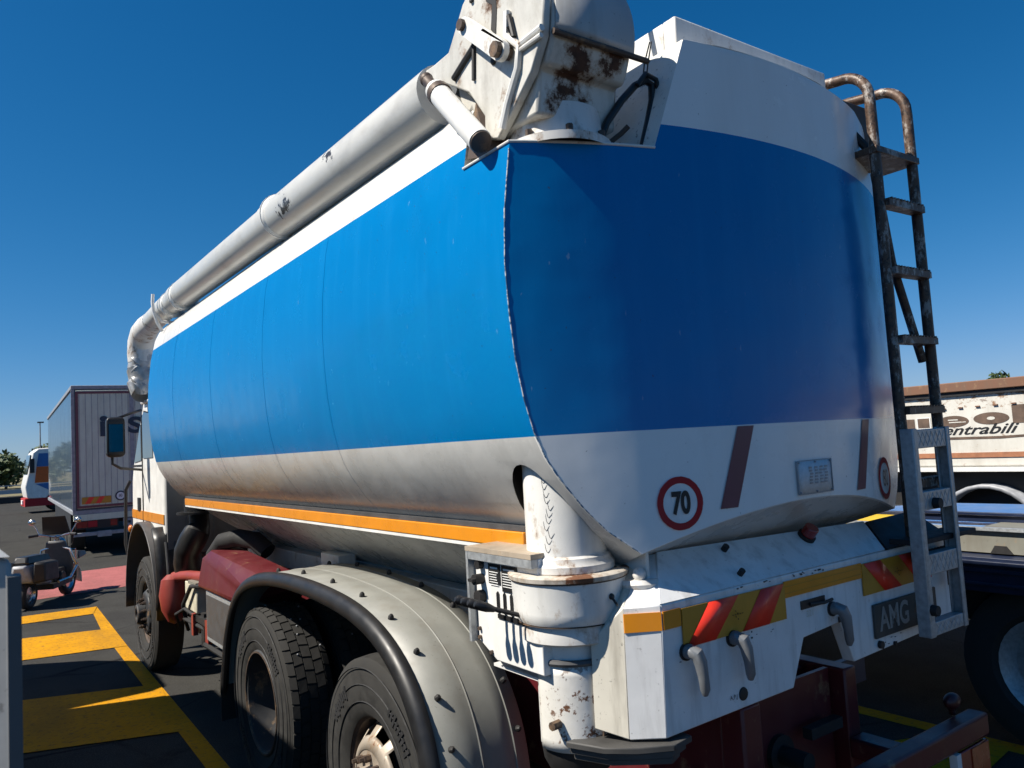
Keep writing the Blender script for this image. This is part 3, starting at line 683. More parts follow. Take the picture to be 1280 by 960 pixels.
b = B().box(-1.14, -.66, 3.93, 3.945, .30, .62).box(.46, .94, 3.93, 3.945, .3, .62); pieces(b, 'mud_flap', M['rubber'], TR)
b = B().box(-1.10, -.68, .94, .952, .30, .60).box(.48, .90, .94, .952, .3, .6); pieces(b, 'mud_flap', M['rubber'], TR)
# ------------------------------------------------------------------ discharge pipe, collar and hopper cylinder
PX, PY = -.945, .31
B().cyl((PX, PY, 1.62), (PX, PY, 2.3), .133, 48).done('discharge_pipe', M['white_chip'], TR)
B().lathe([(1.64, .145), (1.652, .156), (1.672, .156), (1.682, .147), (1.695, .144), (1.702, .133)], (PX, PY, 0), 'z', 48).done('pipe_ring', M['white_rust'], TR)
b = B().lathe([(1.490, .158), (1.494, .174), (1.51, .183), (1.53, .186), (1.62, .191), (1.632, .194), (1.640, .192), (1.642, .13)], (PX, PY, 0), 'z', 64)
co = b.done('pipe_collar', M['white_chip'], TR)
B().lathe([(1.626, .192), (1.630, .199), (1.643, .201), (1.648, .193), (1.649, .14)], (PX, PY, 0), 'z', 64).done('collar_rim', paint('rusting_rim', (.55, .50, .43, 1), .65, dirt=.7, rust=.55, streak=9), co)
B().lathe([(1.622, .190), (1.6255, .1965), (1.629, .190)], (PX, PY, 0), 'z', 64).lathe([(1.488, .16), (1.4905, .177), (1.494, .16)], (PX, PY, 0), 'z', 64).done('collar_joint', M['rusty'], co)
B().lathe([(1.425, .12), (1.43, .155), (1.437, .166), (1.465, .166), (1.49, .163)], (PX, PY, 0), 'z', 64).done('collar_ring', M['white_rust'], co)
b = B().sphere((-.93, PY-.189, 1.575), .010).tube([(-.93, PY-.189, 1.575), (-.93, PY-.215, 1.55)], .004, 6); b.done('grease_nipple', M['dark'], co)
b = B().cyl((PX, PY, 1.10), (PX, PY, 1.46), .122, 48); b.done('lower_cylinder', M['white_chip'], TR)
# access door on the cylinder: curved plate with spotted rust
t = NT('door_paint'); c = t.mix(t.ramp(t.noise(6, 5), .3, .7), (.62, .60, .54, 1), (.74, .72, .68, 1))
rs_ = t.ramp(t.noise(30, 7, rough=.72), .555, .60); c = t.mix(t.math('MULTIPLY', rs_, t.near((-1.01, .19, 1.22), .09, .22)), c, (.13, .055, .025, 1)); c = t.mix(t.ramp(t.noise(50, 3), .70, .73), c, (.07, .035, .02, 1)); t.col(c); t.set(rough=.55); t.bump(t.noise(20, 5), .3, .004); M['doorpaint'] = t.m
rows = []
for k in range(9):
    z = 1.10+.265*k/8; rows.append([(PX+.130*math.cos(R(a)), PY+.130*math.sin(R(a)), z) for a in range(170, 276, 7)])
dr = B().grid(rows).done('access_door', M['doorpaint'], TR, solid=.007)
b = B().tube([(PX+.132*math.cos(R(a)), PY+.132*math.sin(R(a)), 1.372) for a in range(168, 278, 6)], .011, 8)
b.done('door_seal', M['greyplastic'], dr)
b = B()
for z in (1.115, 1.23, 1.345):
    a = 268; p = Vector((PX+.137*math.cos(R(a)), PY+.137*math.sin(R(a)), z)); b.tube([p-Vector((.015, 0, 0)), p+Vector((.012, -.004, 0))], .009, 8)
b.tube([(PX+.14*math.cos(R(266)), PY+.14*math.sin(R(266)), z) for z in (1.105, 1.36)], .004, 6)
pieces(b.cyl((PX-.122, PY-.06, 1.19), (PX-.155, PY-.065, 1.19), .014, 8).cyl((PX-.122, PY-.0, 1.37), (PX-.15, PY-.0, 1.37), .012, 8), 'door_hinge', M['rusty'], dr)
B().lathe([(1.02, 0), (1.02, .10), (1.05, .115), (1.10, .122)], (PX, PY, 0), 'z', 36).done('cylinder_foot', M['dark'], TR)
b = B(); rg_ = random.Random(4)
for k in range(11):
    z0 = 1.735+.022*k+rg_.uniform(-.006, .006); a0 = 214+rg_.uniform(-6, 6); pts = []
    for q in range(8):
        f = q/7; a = R(a0-14*f+5*f*f); pts.append((PX+.1335*math.cos(a), PY+.1335*math.sin(a), z0+.030*f-.03*math.sin(f*2.6)+rg_.uniform(-.0015, .0015)))
    b.tube(pts, [.0003+.0006*math.sin(3.1*q/7) for q in range(8)], 5)
b.done('paint_crack', M['dark'], TR)
# bracket above bumper, right of pipe
B().box(-.79, -.775, .10, .22, 1.60, 1.72).box(-.79, -.72, .205, .22, 1.60, 1.72).done('tank_support', M['white_chip'], TR, bevel=.004)
B().lathe([(1.585, .0), (1.585, .075), (1.60, .08), (1.612, .07), (1.612, 0)], (-.79, .14, 0), 'z', 24).sphere((-.815, .11, 1.628), .022).done('support_pad', M['white_rust'], TR)
# ------------------------------------------------------------------ control panel and levers
cp = B().prism([(.27, 1.335), (.535, 1.335), (.645, 1.39), (.645, 1.70), (.27, 1.70)], 'x', -1.098, -.98).done('control_panel', M['white'], TR, bevel=.004)
b = B().box(-1.125, -.97, .27, .665, 1.70, 1.716); b.done('panel_roof', paint('panel_roof_paint', (.40, .33, .25, 1), .6, dirt=.5, rust=.2), cp)
B().box(-1.125, -1.0, .648, .662, 1.385, 1.699).box(-1.124, -1.1, .27, .648, 1.672, 1.699).done('panel_frame', M['galv'], cp)
b = B().box(-1.1015, -1.0975, .485, .555, 1.595, 1.662).box(-1.1015, -1.0975, .385, .475, 1.575, 1.662); b.done('instruction_plate', M['black'], cp)
b = B()
for y0, y1, zt in ((.49, .55, 1.652), (.39, .47, 1.652)):
    b.box(-1.103, -1.1017, y0+.008, y1-.008, zt-.006, zt)
    for k in range(6): b.box(-1.103, -1.1017, y0+.004+random.random()*.012, y1-.002, zt-.016-.0085*k-.0022, zt-.016-.0085*k)
b.done('plate_lettering', M['signwhite'], cp)
b = B()
for y in (.385, .425, .465, .505): b.prism([(y-.007, 1.50), (y+.007, 1.50), (y+.007, 1.565), (y, 1.572), (y-.007, 1.565)], 'x', -1.1025, -1.0975)
b.prism([(.275, 1.475), (.51, 1.482), (.51, 1.497), (.275, 1.497)], 'x', -1.1025, -1.0975); pieces(b, 'lever_slot', M['black'], cp)
b = B().cyl((-1.12, .60, 1.655), (-1.09, .60, 1.655), .016, 14).cyl((-1.135, .60, 1.605), (-1.09, .60, 1.605), .018, 14).cyl((-1.125, .60, 1.545), (-1.09, .60, 1.545), .022, 14).box(-1.15, -1.13, .585, .615, 1.60, 1.61)
pieces(b, 'push_button', M['dark'], cp)
b = B()
for y, z in ((.628, 1.43), (.628, 1.36+.04), (.62, 1.675), (.30, 1.675), (.56, 1.36)): b.cyl((-1.108, y, z), (-1.09, y, z), .007, 8)
pieces(b, 'panel_screw', M['rusty'], cp)
for y in (.505, .465, .425, .385):
    lv = B().tube([(-1.05, y-.05, 1.505), (-1.10, y-.04, 1.51), (-1.17, y-.015, 1.535), (-1.225, y, 1.555)], .0075, 8).done('control_lever', M['dark'], cp)
    B().tube([(-1.20, y-.006, 1.545), (-1.225, y, 1.555), (-1.255, y+.006, 1.567), (-1.265, y+.008, 1.571)], [.009, .015, .016, .009], 12).done('lever_knob', M['blackplastic'], lv)
B().box(-1.07, -.99, .27, .60, 1.30, 1.31).done('panel_tray', M['white'], cp)

# ------------------------------------------------------------------ rear panel box (bumper housing)
poly = [(-.855, 1.155), (-.22, 1.163), (-.14, 1.32), (.09, 1.335), (.157, 1.175), (.93, 1.20), (.93, 1.555), (-.84, 1.55)]
bp = B().prism(poly, 'y', 0, .05).done('rear_bumper', M['bumper'], TR, bevel=.004)
# chamfered corner facets
def facet(b, pts): b.poly(pts)
A0, A1, A2 = (-.842, .0), (-.926, .075), (-.985, .17)
b = B()
b.hull([(A0[0]-.013, A0[1]-.0, 1.155), (A1[0]-.01, A1[1], 1.152), (A1[0], A1[1], 1.545), (A0[0], A0[1], 1.549), (-.82, .05, 1.155), (-.88, .1, 1.155), (-.82, .05, 1.55), (-.88, .1, 1.55), (-.72, .18, 1.672), (-.69, .155, 1.675)])
b.done('bumper_corner', M['bumper'], TR, bevel=.003)
b = B().hull([(A1[0]-.01, A1[1]+.001, 1.152), (A2[0]-.005, A2[1], 1.175), (A2[0], A2[1], 1.44), (A1[0], A1[1]+.001, 1.545), (-.86, .18, 1.175), (-.86, .18, 1.5), (-.80, .19, 1.645), (-.725, .184, 1.668)])
b.done('bumper_side', M['cream'], TR, bevel=.003)
# sloping top
b = B().hull([(-.842, 0, 1.552), (.44, 0, 1.558), (.50, .12, 1.66), (-.692, .15, 1.68), (-.842, .02, 1.545), (.44, .02, 1.548), (.50, .15, 1.645), (-.69, .17, 1.665)])
sl = b.done('bumper_slope', M['bumper'], TR, bevel=.003)
B().hull([(.445, -.005, 1.56), (.93, -.005, 1.565), (.93, .14, 1.66), (.52, .12, 1.655), (.445, .02, 1.54), (.93, .02, 1.545), (.93, .16, 1.64), (.52, .14, 1.635)]).done('step_plate', M['dark'], TR)
B().box(.47, .95, -.12, .0, 1.575, 1.597).done('step_tread', M['rubber'], TR, bevel=.004)
pieces(B().cyl((-.394, .122, 1.645), (-.396, .10, 1.668), .012, 8).cyl((-.422, .037, 1.573), (-.424, .015, 1.596), .011, 8), 'slope_bolt', M['dark'], sl)
b = B().cyl((.07, .108, 1.638), (.07, .070, 1.684), .028, 20); lm = b.done('marker_lamp', M['redlens'], TR, bevel=.004)
B().cyl((.07, .112, 1.633), (.07, .094, 1.655), .034, 20).done('lamp_base', M['dark'], lm)
# hazard boards and reflective strips
def board(x0, x1, mirror):
    z0, z1 = 1.405, 1.526
    hb = B().box(x0, x1, -.008, -.0025, z0, z1).done('hazard_board', M['gold'], TR)
    b = B(); W = x1-x0
    for t0, t1, b0, b1 in ([(.24, .52, .02, .28), (.75, .99, .54, .81)] if not mirror else [(.02, .25, .28, .53), (.52, .75, .78, 1.03)]):
        P = [(x0+W*b0, z0), (x0+W*b1, z0), (x0+W*t1, z1), (x0+W*t0, z1)]
        # clip to the board
        def clip(P, lim, lo):
            out = []
            for i in range(len(P)):
                a, c = P[i], P[(i+1) % len(P)]; ia = a[0] >= lim if lo else a[0] <= lim; ic = c[0] >= lim if lo else c[0] <= lim
                if ia: out.append(a)
                if ia != ic:
                    f = (lim-a[0])/(c[0]-a[0]); out.append((lim, a[1]+f*(c[1]-a[1])))
            return out
        P = clip(P, x0+.002, True); P = clip(P, x1-.002, False) if P else P
        if len(P) > 2: b.poly([(u, -.0095, z) for u, z in P])
    bmesh.ops.recalc_face_normals(b.bm, faces=b.bm.faces[:])
    b.done('red_stripe', M['red'], hb, solid=.001)
    b = B()
    for u in range(-2, 3):
        b.box((x0+x1)/2+u*.012-.003, (x0+x1)/2+u*.012+.003, -.0112, -.0102, (z0+z1)/2-.001, (z0+z1)/2+.001)
    for u in range(-2, 2): b.box((x0+x1)/2-.001-.01*(u % 2), (x0+x1)/2+.001-.01*(u % 2), -.0114, -.0103, (z0+z1)/2+u*.009, (z0+z1)/2+u*.009+.005)
    b.done('board_print', M['dark'], hb)
board(-.757, -.238, False); board(.25, .76, True)
B().box(-.236, .248, -.0065, -.0025, 1.474, 1.531).done('reflective_strip', M['orange'], TR)
B().box(-.236, .248, -.0085, -.0068, 1.489, 1.4905).box(-.236, .248, -.0085, -.0068, 1.512, 1.5135).done('strip_groove', M['gold'], TR)
B().box(-.838, -.762, -.0065, -.0025, 1.474, 1.53).done('reflective_strip', M['orange'], TR)
B().hull([(A0[0]-.002, A0[1]-.004, 1.474), (A1[0]-.004, A1[1]-.004, 1.47), (A0[0]-.002, A0[1]-.004, 1.53), (A1[0]-.004, A1[1]-.004, 1.527), (A0[0], A0[1], 1.474), (A1[0]-.003, A1[1], 1.47), (A0[0], A0[1], 1.53), (A1[0]-.003, A1[1], 1.527)]).done('reflective_strip', M['orange'], TR)
B().box(.77, .84, -.0065, -.0025, 1.42, 1.525).done('reflector_end', M['signwhite'], TR)
# pull handles
for x in (-.735, -.515, .052):
    h = B().tube([(x-.012, .0, 1.392), (x-.012, -.022, 1.396), (x-.004, -.04, 1.390), (x+.003, -.046, 1.365), (x+.010, -.047, 1.32), (x+.016, -.045, 1.28), (x+.019, -.04, 1.262)], [.022, .023, .023, .021, .017, .016, .010], 14).done('pull_handle', M['handle'], TR)
    B().cyl((x-.012, .002, 1.392), (x-.012, -.008, 1.392), .027, 18).done('handle_base', M['dark'], h)
# slot with lever, small print
B().box(-.145, .0, -.004, .02, 1.418, 1.448).done('slot', M['black'], TR)
B().tube([(-.10, -.008, 1.432), (-.03, -.02, 1.428), (.02, -.02, 1.432)], .006, 8).done('slot_lever', M['dark'], TR)
def wall_text(txt, size, x, z, mat, y=-.003, shear=0, sx=1., par=TR, bold=0., nm='lettering'):
    b = text_bm(txt, size, shear, sx, bold); b.xf(T(x, y, z) @ rotx(R(90))); return b.done(nm, mat, par)
wall_text('321', .032, -.095, 1.398, M['cream'])
wall_text('A.P.J', .02, -.54, 1.205, M['black'])
B().lathe([(-.006, .0), (-.006, .012), (-.004, .020), (.0, .022)], (-.49, 0, 1.205), 'y', 20).done('lock', M['dark'], TR)
for p in ((.105, 1.345), ): B().box(p[0]-.03, p[0]+.005, -.004, -.001, p[1]-.01, p[1]+.012).done('rubber_tab', M['dark'], TR)
# scratches: little dark chips
b = B()
for k in range(46):
    cx, cz, sx_, sz_ = random.choice(((-.40, 1.375, .12, .02), (.33, 1.59, .06, .02), (-.75, 1.38, .06, .02), (-.1, 1.54, .15, .006), (.45, 1.21, .1, .02), (-.3, 1.545, .2, .004)))
    x = cx+random.gauss(0, sx_*.5); z = cz+random.gauss(0, sz_*.6)
    if z > 1.555: continue
    l = random.uniform(.002, .010); b.box(x, x+l, -.0035, -.0012, z, z+random.uniform(.001, .005))
b.done('paint_chip', M['dark'], bp)
# number plate
np_ = B().box(.30, .775, -.012, -.002, 1.232, 1.362).done('number_plate', paint('plate_dirty', (.05, .05, .048, 1), .6, dirt=.5), TR, bevel=.003)
wall_text('AMG', .125, .44, 1.297, paint('plate_letters', (.30, .29, .27, 1), .6, dirt=.7, streak=9), -.0135, 0, .8, np_, .003)
wall_text('4W', .125, .665, 1.297, M['letters'], -.0135, 0, .8, np_, .003)
pieces(B().cyl((.335, -.014, 1.205), (.335, 0, 1.205), .015, 12).cyl((.44, -.01, 1.19), (.44, 0, 1.19), .008, 10), 'panel_bolt', M['dark'], TR)
# grey rubber buffer under the corner
b = B()
for k in range(3):
    g = .014*k; b.hull([(p[0]+q[0], p[1]+q[1], 1.145-.021*k-e) for p in ((-1.07+g, .22), (-1.02+g, .10), (-.95+g, .03+g*.4), (-.85, -.03+g*.5), (-.76-g, -.015+g), (-.74, .22)) for q in ((0, 0),) for e in (0, .018)])
b.done('rubber_buffer', flat('aged_rubber', (.06, .058, .055, 1), .6, var=.3), TR, bevel=.004)
# under-run bar with lamp board, brackets
B().box(-.9, .83, -.15, -.07, .775, .865).done('underrun_bar', M['maroon'], TR, bevel=.012)
b = B().box(-.48, -.38, .02, .12, .30, 1.15).box(-.48, -.38, -.075, .12, .76, .84).box(.26, .36, -.075, .12, .76, .84); pieces(b, 'underrun_bracket', M['maroon'], TR, bevel=.01)
b = B().box(-.36, .25, .18, .2, .62, 1.1); b.done('tail_plate', M['maroon'], TR)
b = B().cyl((-.1, .16, .86), (-.1, .19, .86), .07, 20).cyl((-.1, .05, .86), (-.1, .19, .86), .035, 14).box(.0, .2, .10, .14, .90, .94).tube([(-.3, .1, .60), (-.1, -.05, .52), (.1, .05, .56), (.22, .1, .66)], .012, 8)
b.done('coupling', M['dark'], TR)
tl = B().box(.58, .81, -.145, -.13, .61, .765).done('tail_lamp', M['redlens'], TR, bevel=.004)
B().box(.67, .808, -.149, -.146, .615, .76).done('amber_lens', flat('orange_lens', (.45, .09, .03, 1), .25, coat=.5), tl)
B().box(.545, .578, -.15, -.12, .605, .768).done('lamp_frame', M['white'], tl); B().box(.53, .86, -.145, -.06, .585, .606).done('lamp_shelf', M['maroon'], tl)
b = B().tube([(.72, -.06, .865), (.71, -.06, .895)], .012, 8).sphere((.705, -.07, .92), .036, (1.3, .8, .9)).done('marker_lamp', flat('dark_red_lens', (.06, .008, .008, 1), .4), TR)
B().box(.24, .90, .42, .45, .86, .98).done('cross_beam', M['navy'], TR)

# ------------------------------------------------------------------ ladder
ld = bpy.data.objects.new('ladder', None); C.objects.link(ld); ld.parent = TR
def rail(x, zend):
    pts = [(x, -.045, zend), (x, -.045, 3.42)]
    for k in range(1, 9):
        a = R(90*k/8); pts.append((x-.0*k, -.045+.13*(1-math.cos(a)), 3.44+.13*math.sin(a)))
    pts.append((x-.03, .20, 3.575)); pts.append((x-.07, .30, 3.565))
    return pts
for x, ze in ((.565, 1.60), (.865, 1.36)): B().tube(rail(x, ze), .0225, 16).done('ladder_rail', M['rail'], ld)
for z in (2.985, 2.695, 2.405, 2.11, 1.81, 1.51):
    b = B().box(.57, .86, -.085, -.03, z-.017, z+.012)
    for k in range(11): b.box(.585+.025*k, .597+.025*k, -.088, -.03, z+.012, z+.018)
    b.done('ladder_rung', M['rail'], ld)
B().prism([(.535, .13), (.535, -.07), (.885, -.07), (.885, .10)], 'z', 3.195, 3.225).done('ladder_platform', M['rail'], ld, bevel=.003)
B().tube([(.575, -.03, 3.12), (.70, .0, 2.75), (.84, -.02, 2.32)], .018, 10).done('ladder_brace', M['rail'], ld)
B().tube([(.56, .10, 3.45), (.60, .07, 3.34), (.63, .02, 3.25)], .018, 8).done('ladder_stay', M['dark'], ld)
# folding lower ladder of galvanised channel
fl = bpy.data.objects.new('folding_ladder', None); C.objects.link(fl); fl.parent = TR
B().box(.462, .471, -.142, -.090, 1.225, 2.035).box(.471, .500, -.142, -.134, 1.225, 2.035).box(.471, .500, -.098, -.090, 1.225, 2.035).done('channel_rail', M['galv'], fl, bevel=.003)
B().box(.752, .760, -.142, -.090, 1.225, 2.035).box(.730, .752, -.142, -.134, 1.225, 2.035).box(.730, .752, -.098, -.090, 1.225, 2.035).done('channel_rail', M['galv'], fl, bevel=.003)
for z0, z1 in ((1.955, 2.03), (1.71, 1.785), (1.46, 1.54), (1.228, 1.28)):
    tr = B().box(.502, .728, -.138, -.095, z0, z1).done('tread_plate', M['galv'], fl, bevel=.003)
    b = B()
    for k in range(6):
        x0 = .512+.034*k
        for u in (0, 1): b.tube([(x0+.036*u, -.1382, z0+.008), (x0+.036*(1-u), -.1382, z1-.008)], .0014, 5)
    b.done('grip_pattern', M['galv'], tr)
for x, z, y0 in ((.585, 1.735, -.165), (.485, 1.33, -.165)): B().lathe([(y0, 0), (y0, .02), (-.139, .022), (-.139, 0)], (x, 0, z), 'y', 18).done('rubber_stop', M['rubber'], fl)

# ------------------------------------------------------------------ cab
cb = M['white']
b = B().prism([(6.30, 1.38), (6.30, 2.5), (6.36, 2.68), (6.55, 2.77), (7.10, 2.78), (7.28, 2.72), (7.92, 2.06), (8.0, 1.9), (8.05, 1.2), (7.98, .75), (7.85, .72), (7.80, 1.05), (7.6, 1.35), (7.2, 1.47), (6.8, 1.38)], 'x', -1.0, .80)
cabo = b.done('cab', cb, TR, bevel=.035, seg=3)
b = B().prism([(7.40, 2.12), (7.80, 2.10), (7.44, 2.48), (7.40, 2.50)], 'x', -1.008, -.999).done('door_window', M['glass'], cabo)
b = B().prism([(6.78, 2.14), (7.30, 2.14), (7.30, 2.58), (7.2, 2.64), (6.86, 2.60)], 'x', -1.008, -.999).done('side_window', M['glass'], cabo)
B().box(-1.009, -.999, 7.345, 7.362, 1.45, 2.60).box(-1.009, -.999, 7.362, 7.95, 2.06, 2.075).done('door_gap', M['dark'], cabo)
B().box(-1.016, -.999, 7.50, 7.62, 1.58, 1.72).done('door_handle', M['black'], cabo)
B().box(-1.007, -.999, 6.33, 8.0, 1.492, 1.585).done('orange_stripe', M['orange'], cabo)
B().tube([(-1.02, 6.6, 2.72), (-1.02, 7.2, 2.72)], .018, 8).done('roof_gutter', M['white'], cabo)
b = B().box(-.985, .78, 6.28, 6.296, 1.2, 2.5)
for x in (-.8, -.55, -.30, .1, .5): b.box(x-.012, x+.012, 6.268, 6.28, 1.2, 2.5)
b.done('cab_rear_wall', flat('cab_rear_grey', (.16, .16, .16, 1), .5), cabo)
B().sphere((-.93, 7.0, 2.83), .05, (1, 1, .9)).cyl((-.93, 7.0, 2.75), (-.93, 7.0, 2.82), .03, 12).done('roof_lamp', M['redlens'], cabo)
mr = B().hull([(-1.29+dx, 7.14+dy, z) for dx in (-.085, .085) for dy in (-.05, .05) for z in (2.165, 2.575)]).done('side_mirror', M['blackplastic'], cabo, bevel=.035, seg=3)
B().box(-1.355, -1.225, 7.083, 7.089, 2.22, 2.50).done('mirror_glass', flat('mirror', (.10, .105, .11, 1), .08, metal=1.), mr)
B().tube([(-1.28, 7.14, 2.56), (-1.12, 7.25, 2.62), (-1.0, 7.4, 2.66)], .014, 8).tube([(-1.32, 7.14, 2.2), (-1.32, 7.14, 2.10), (-1.24, 7.18, 2.05), (-1.0, 7.4, 2.02)], .014, 8).done('mirror_arm', M['blackplastic'], mr)
B().tube([(-1.02, 8.0, 1.9), (-1.06, 8.05, 1.8), (-1.07, 8.06, 1.2), (-1.03, 8.02, .95)], .018, 8).done('grab_rail', M['dark'], cabo)
# front wheel arch: outer lip and rear mudguard
ar = [(7.08+.82*math.cos(R(a)), .62+.86*math.sin(R(a))) for a in range(-6, 181, 9)]
b = B().grid([[(x, y, z) for y, z in ar] for x in (-.72, -1.06, -1.10, -1.105)])
b.done('front_mudguard', M['greyplastic'], TR, solid=.02)
B().grid([[(x, y, z) for y, z in [(6.26, .62), (6.24, .85), (6.25, 1.1), (6.32, 1.34), (6.42, 1.46)]] for x in (-1.10, -1.04, -.97, -.90, -.83, -.74)]).done('mudguard_flap', M['blackplastic'], TR, solid=.03)
b = B()
for x in (-1.0, -.92, -.84): b.tube([(x, 6.23, .66), (x, 6.21, .85), (x, 6.22, 1.1), (x, 6.29, 1.33)], .014, 8)
pieces(b, 'mudguard_rib', M['greyplastic'], TR)
B().sphere((-1.10, 7.55, 1.40), .05, (.5, 1, .8)).done('side_marker', M['amber'], TR)
# air intake, hoses, engine side clutter
b = B().tube([(-.80, 5.85, 1.75), (-.80, 5.85, 1.62)], .125, 24).tube([(-.80, 5.85, 1.62), (-.80, 5.85, 1.60)], .19, 24).tube([(-.80, 5.85, 1.60), (-.80, 5.83, 1.50), (-.83, 5.80, 1.44), (-.87, 5.82, 1.36), (-.90, 5.88, 1.27), (-.89, 5.92, 1.17), (-.87, 5.94, 1.09)], [.085, .09, .115, .12, .115, .125, .13], 22)
b.done('air_intake', M['blackplastic'], TR)
b = B().tube([(-.90, 4.95, 1.30), (-.86, 4.82, 1.42), (-.78, 4.66, 1.45), (-.70, 4.50, 1.43), (-.64, 4.4, 1.34)], .07, 16); b.done('air_hose', M['rubber'], TR)
b = B().hull([(-1.02, 5.05, 1.06), (-1.0, 4.95, 1.30), (-.96, 4.85, 1.36), (-.72, 4.9, 1.36), (-.70, 5.05, 1.06), (-1.02, 3.8, 1.06), (-1.0, 3.7, 1.17), (-.9, 3.5, 1.25), (-.70, 3.4, 1.26), (-.70, 3.6, 1.06), (-.75, 3.2, 1.27)])
b.done('battery_cover', M['maroon'], TR, bevel=.03, seg=3)
bb = B().box(-1.0, -.62, 3.97, 4.85, .66, 1.055).done('battery_box', M['galv'], TR, bevel=.01)
B().box(-.99, -.63, 4.852, 4.87, .70, 1.0).box(-1.004, -1.0, 4.0, 4.82, .70, 1.02).done('box_panel', M['greyplastic'], bb)
b = B().tube([(-.99, 6.05, 1.04), (-1.0, 6.04, 1.0), (-1.01, 6.02, .88), (-1.0, 6.0, .76), (-.98, 5.99, .66), (-.97, 5.98, .63)], [.06, .10, .115, .11, .08, .04], 20).done('red_canister', M['redtank'], TR)
b = B().tube([(-.98, 6.05, 1.03), (-.95, 5.6, 1.08), (-.9, 5.2, 1.10), (-.85, 4.9, 1.12)], .045, 14).done('red_pipe', M['redtank'], TR)
bt = B().box(-.98, -.72, 5.25, 5.65, .80, 1.04).done('battery', M['lamp_cream'], TR, bevel=.012)
B().box(-1.0, -.70, 5.18, 5.45, 1.04, 1.065).done('battery_lid', M['greydeck'], bt)
b = B().tube([(-.99, 5.6, .70), (-1.02, 5.55, .85), (-1.01, 5.3, 1.03), (-.95, 5.0, 1.06)], .018, 8).tube([(-1.0, 5.8, .62), (-1.05, 5.7, .75), (-1.02, 5.5, .82), (-.98, 5.3, .78)], .014, 8).tube([(-.95, 5.7, .60), (-1.0, 5.6, .72), (-.96, 5.2, .70), (-.9, 4.9, .66)], .016, 8).tube([(-1.01, 4.9, .62), (-.98, 4.85, .60), (-.95, 4.5, .58)], .02, 8)
b.done('cable', M['rubber'], TR)
b = B().box(-.96, -.90, 5.1, 5.2, .55, .82).box(-.98, -.7, 4.9, 5.7, .74, .79).cyl((-.9, 5.0, .68), (-.9, 5.25, .68), .05, 14).box(-.8, -.5, 4.0, 6.0, .55, .72).cyl((-.92, 5.45, .66), (-.80, 5.45, .66), .06, 14)
b.done('air_valve', M['dark'], TR)
pieces(B().box(-.99, -.955, 4.86, 4.95, .62, .80).box(-1.0, -.96, 5.30, 5.36, .62, .80), 'bracket', M['redtank'], TR)
sp = bpy.data.objects.new('spare_wheel', None); C.objects.link(sp); sp.parent = TR
o = tyre(0, 0, .5, .26, .28, -1, True, parent=sp); sp.location = (-.66, 4.50, .12)
B().cyl((-.55, 4.4, .3), (-.55, 4.4, .75), .03, 10).done('spare_carrier', M['dark'], TR)

# ================================================================== things on the left
# grey post at the left edge of the picture
b = B().prism([(-2.533, -.47), (-2.544, -.40), (-2.60, -.34), (-2.95, -.12), (-2.99, -.18)], 'z', 0, 1.955)
po = b.done('steel_post', paint('grey_worn_steel', (.40, .40, .39, 1), .5, metal=.0, dirt=.6, rust=.12, streak=3), bevel=.01); tag(po, 'out of focus grey worn metal post with a pale rounded cap at the left edge', 'post')
B().hull([(-2.537, -.478, 1.957), (-2.542, -.40, 1.957), (-2.99, -.19, 1.957), (-2.95, -.11, 1.957), (-2.575, -.45, 1.995), (-2.60, -.38, 1.995), (-2.65, -.40, 2.02), (-2.68, -.33, 2.02), (-2.97, -.18, 2.03), (-2.94, -.13, 2.03)]).done('post_cap', M['white'], po)
B().box(-2.540, -2.524, -.478, -.44, 0, 1.93).done('post_edge', flat('post_edge_grey', (.09, .095, .10, 1), .6), po)

def wheel_simple(name, c, r, wd, side, parent, rimmat=None, rim=.52):
    wh = bpy.data.objects.new(name, None); C.objects.link(wh); wh.parent = parent
    h = wd/2
    prof = [(-h*.8, r*rim), (-h, r*(rim+.06)), (-h, r*.86), (-h*.85, r*.97), (-h*.5, r)]; prof += [(-a, q) for a, q in prof[::-1]]
    B().lathe(prof, c, 'x', 40).done('tyre', M['rubberdust'], wh)
    B().lathe([(side*h*.85, r*rim), (side*h*.7, r*rim*.9), (side*h*.2, r*rim*.8), (side*h*.5, r*rim*.35), (side*h*.6, 0)], c, 'x', 32).done('rim', rimmat or M['rimgrey'], wh)
    return wh
# box trailer seen behind the cab
BT = thing('box_trailer', 'tall white box trailer with maroon framed rear doors parked behind the tanker cab', 'trailer', (0, 19.0, 0))
BT.rotation_euler = (0, 0, R(-2.3))
x0, x1 = -.47, 2.08
B().box(x0+.03, x1-.03, .03, 12.5, 1.02, 3.98).done('cargo_box', M['trailerside'], BT, bevel=.01)
B().box(x0, x1, 0, 12.55, 3.93, 4.02).box(x0, x1, .0, 12.55, 1.0, 1.1).done('box_edge', M['tarp'], BT, bevel=.01)
pieces(B().box(x0, x0+.07, -.01, .03, 1.1, 3.93).box(x1-.07, x1, -.01, .03, 1.1, 3.93), 'corner_post', M['tarp'], BT)
for a_, c_2 in ((x0+.10, (x0+x1)/2-.01), ((x0+x1)/2+.01, x1-.10)):
    d = B().box(a_, c_2, -.03, .0, 1.14, 3.90).done('rear_door', M['trailerdoor'], BT, bevel=.008)
    b = B()
    for k in range(9): xx = a_+(c_2-a_)*(k+.5)/9; b.box(xx-.006, xx+.006, -.034, -.0302, 1.2, 3.85)
    b.done('door_rib', M['tarp'], d)
b = B().box(x0+.09, x1-.09, -.042, -.036, 3.82, 3.875).box(x0+.09, x1-.09, -.042, -.036, 1.15, 1.205).box(x0+.09, x0+.145, -.0425, -.036, 1.205, 3.82).box(x1-.145, x1-.09, -.0425, -.036, 1.205, 3.82)
b.done('maroon_frame', M['maroonstripe'], BT)
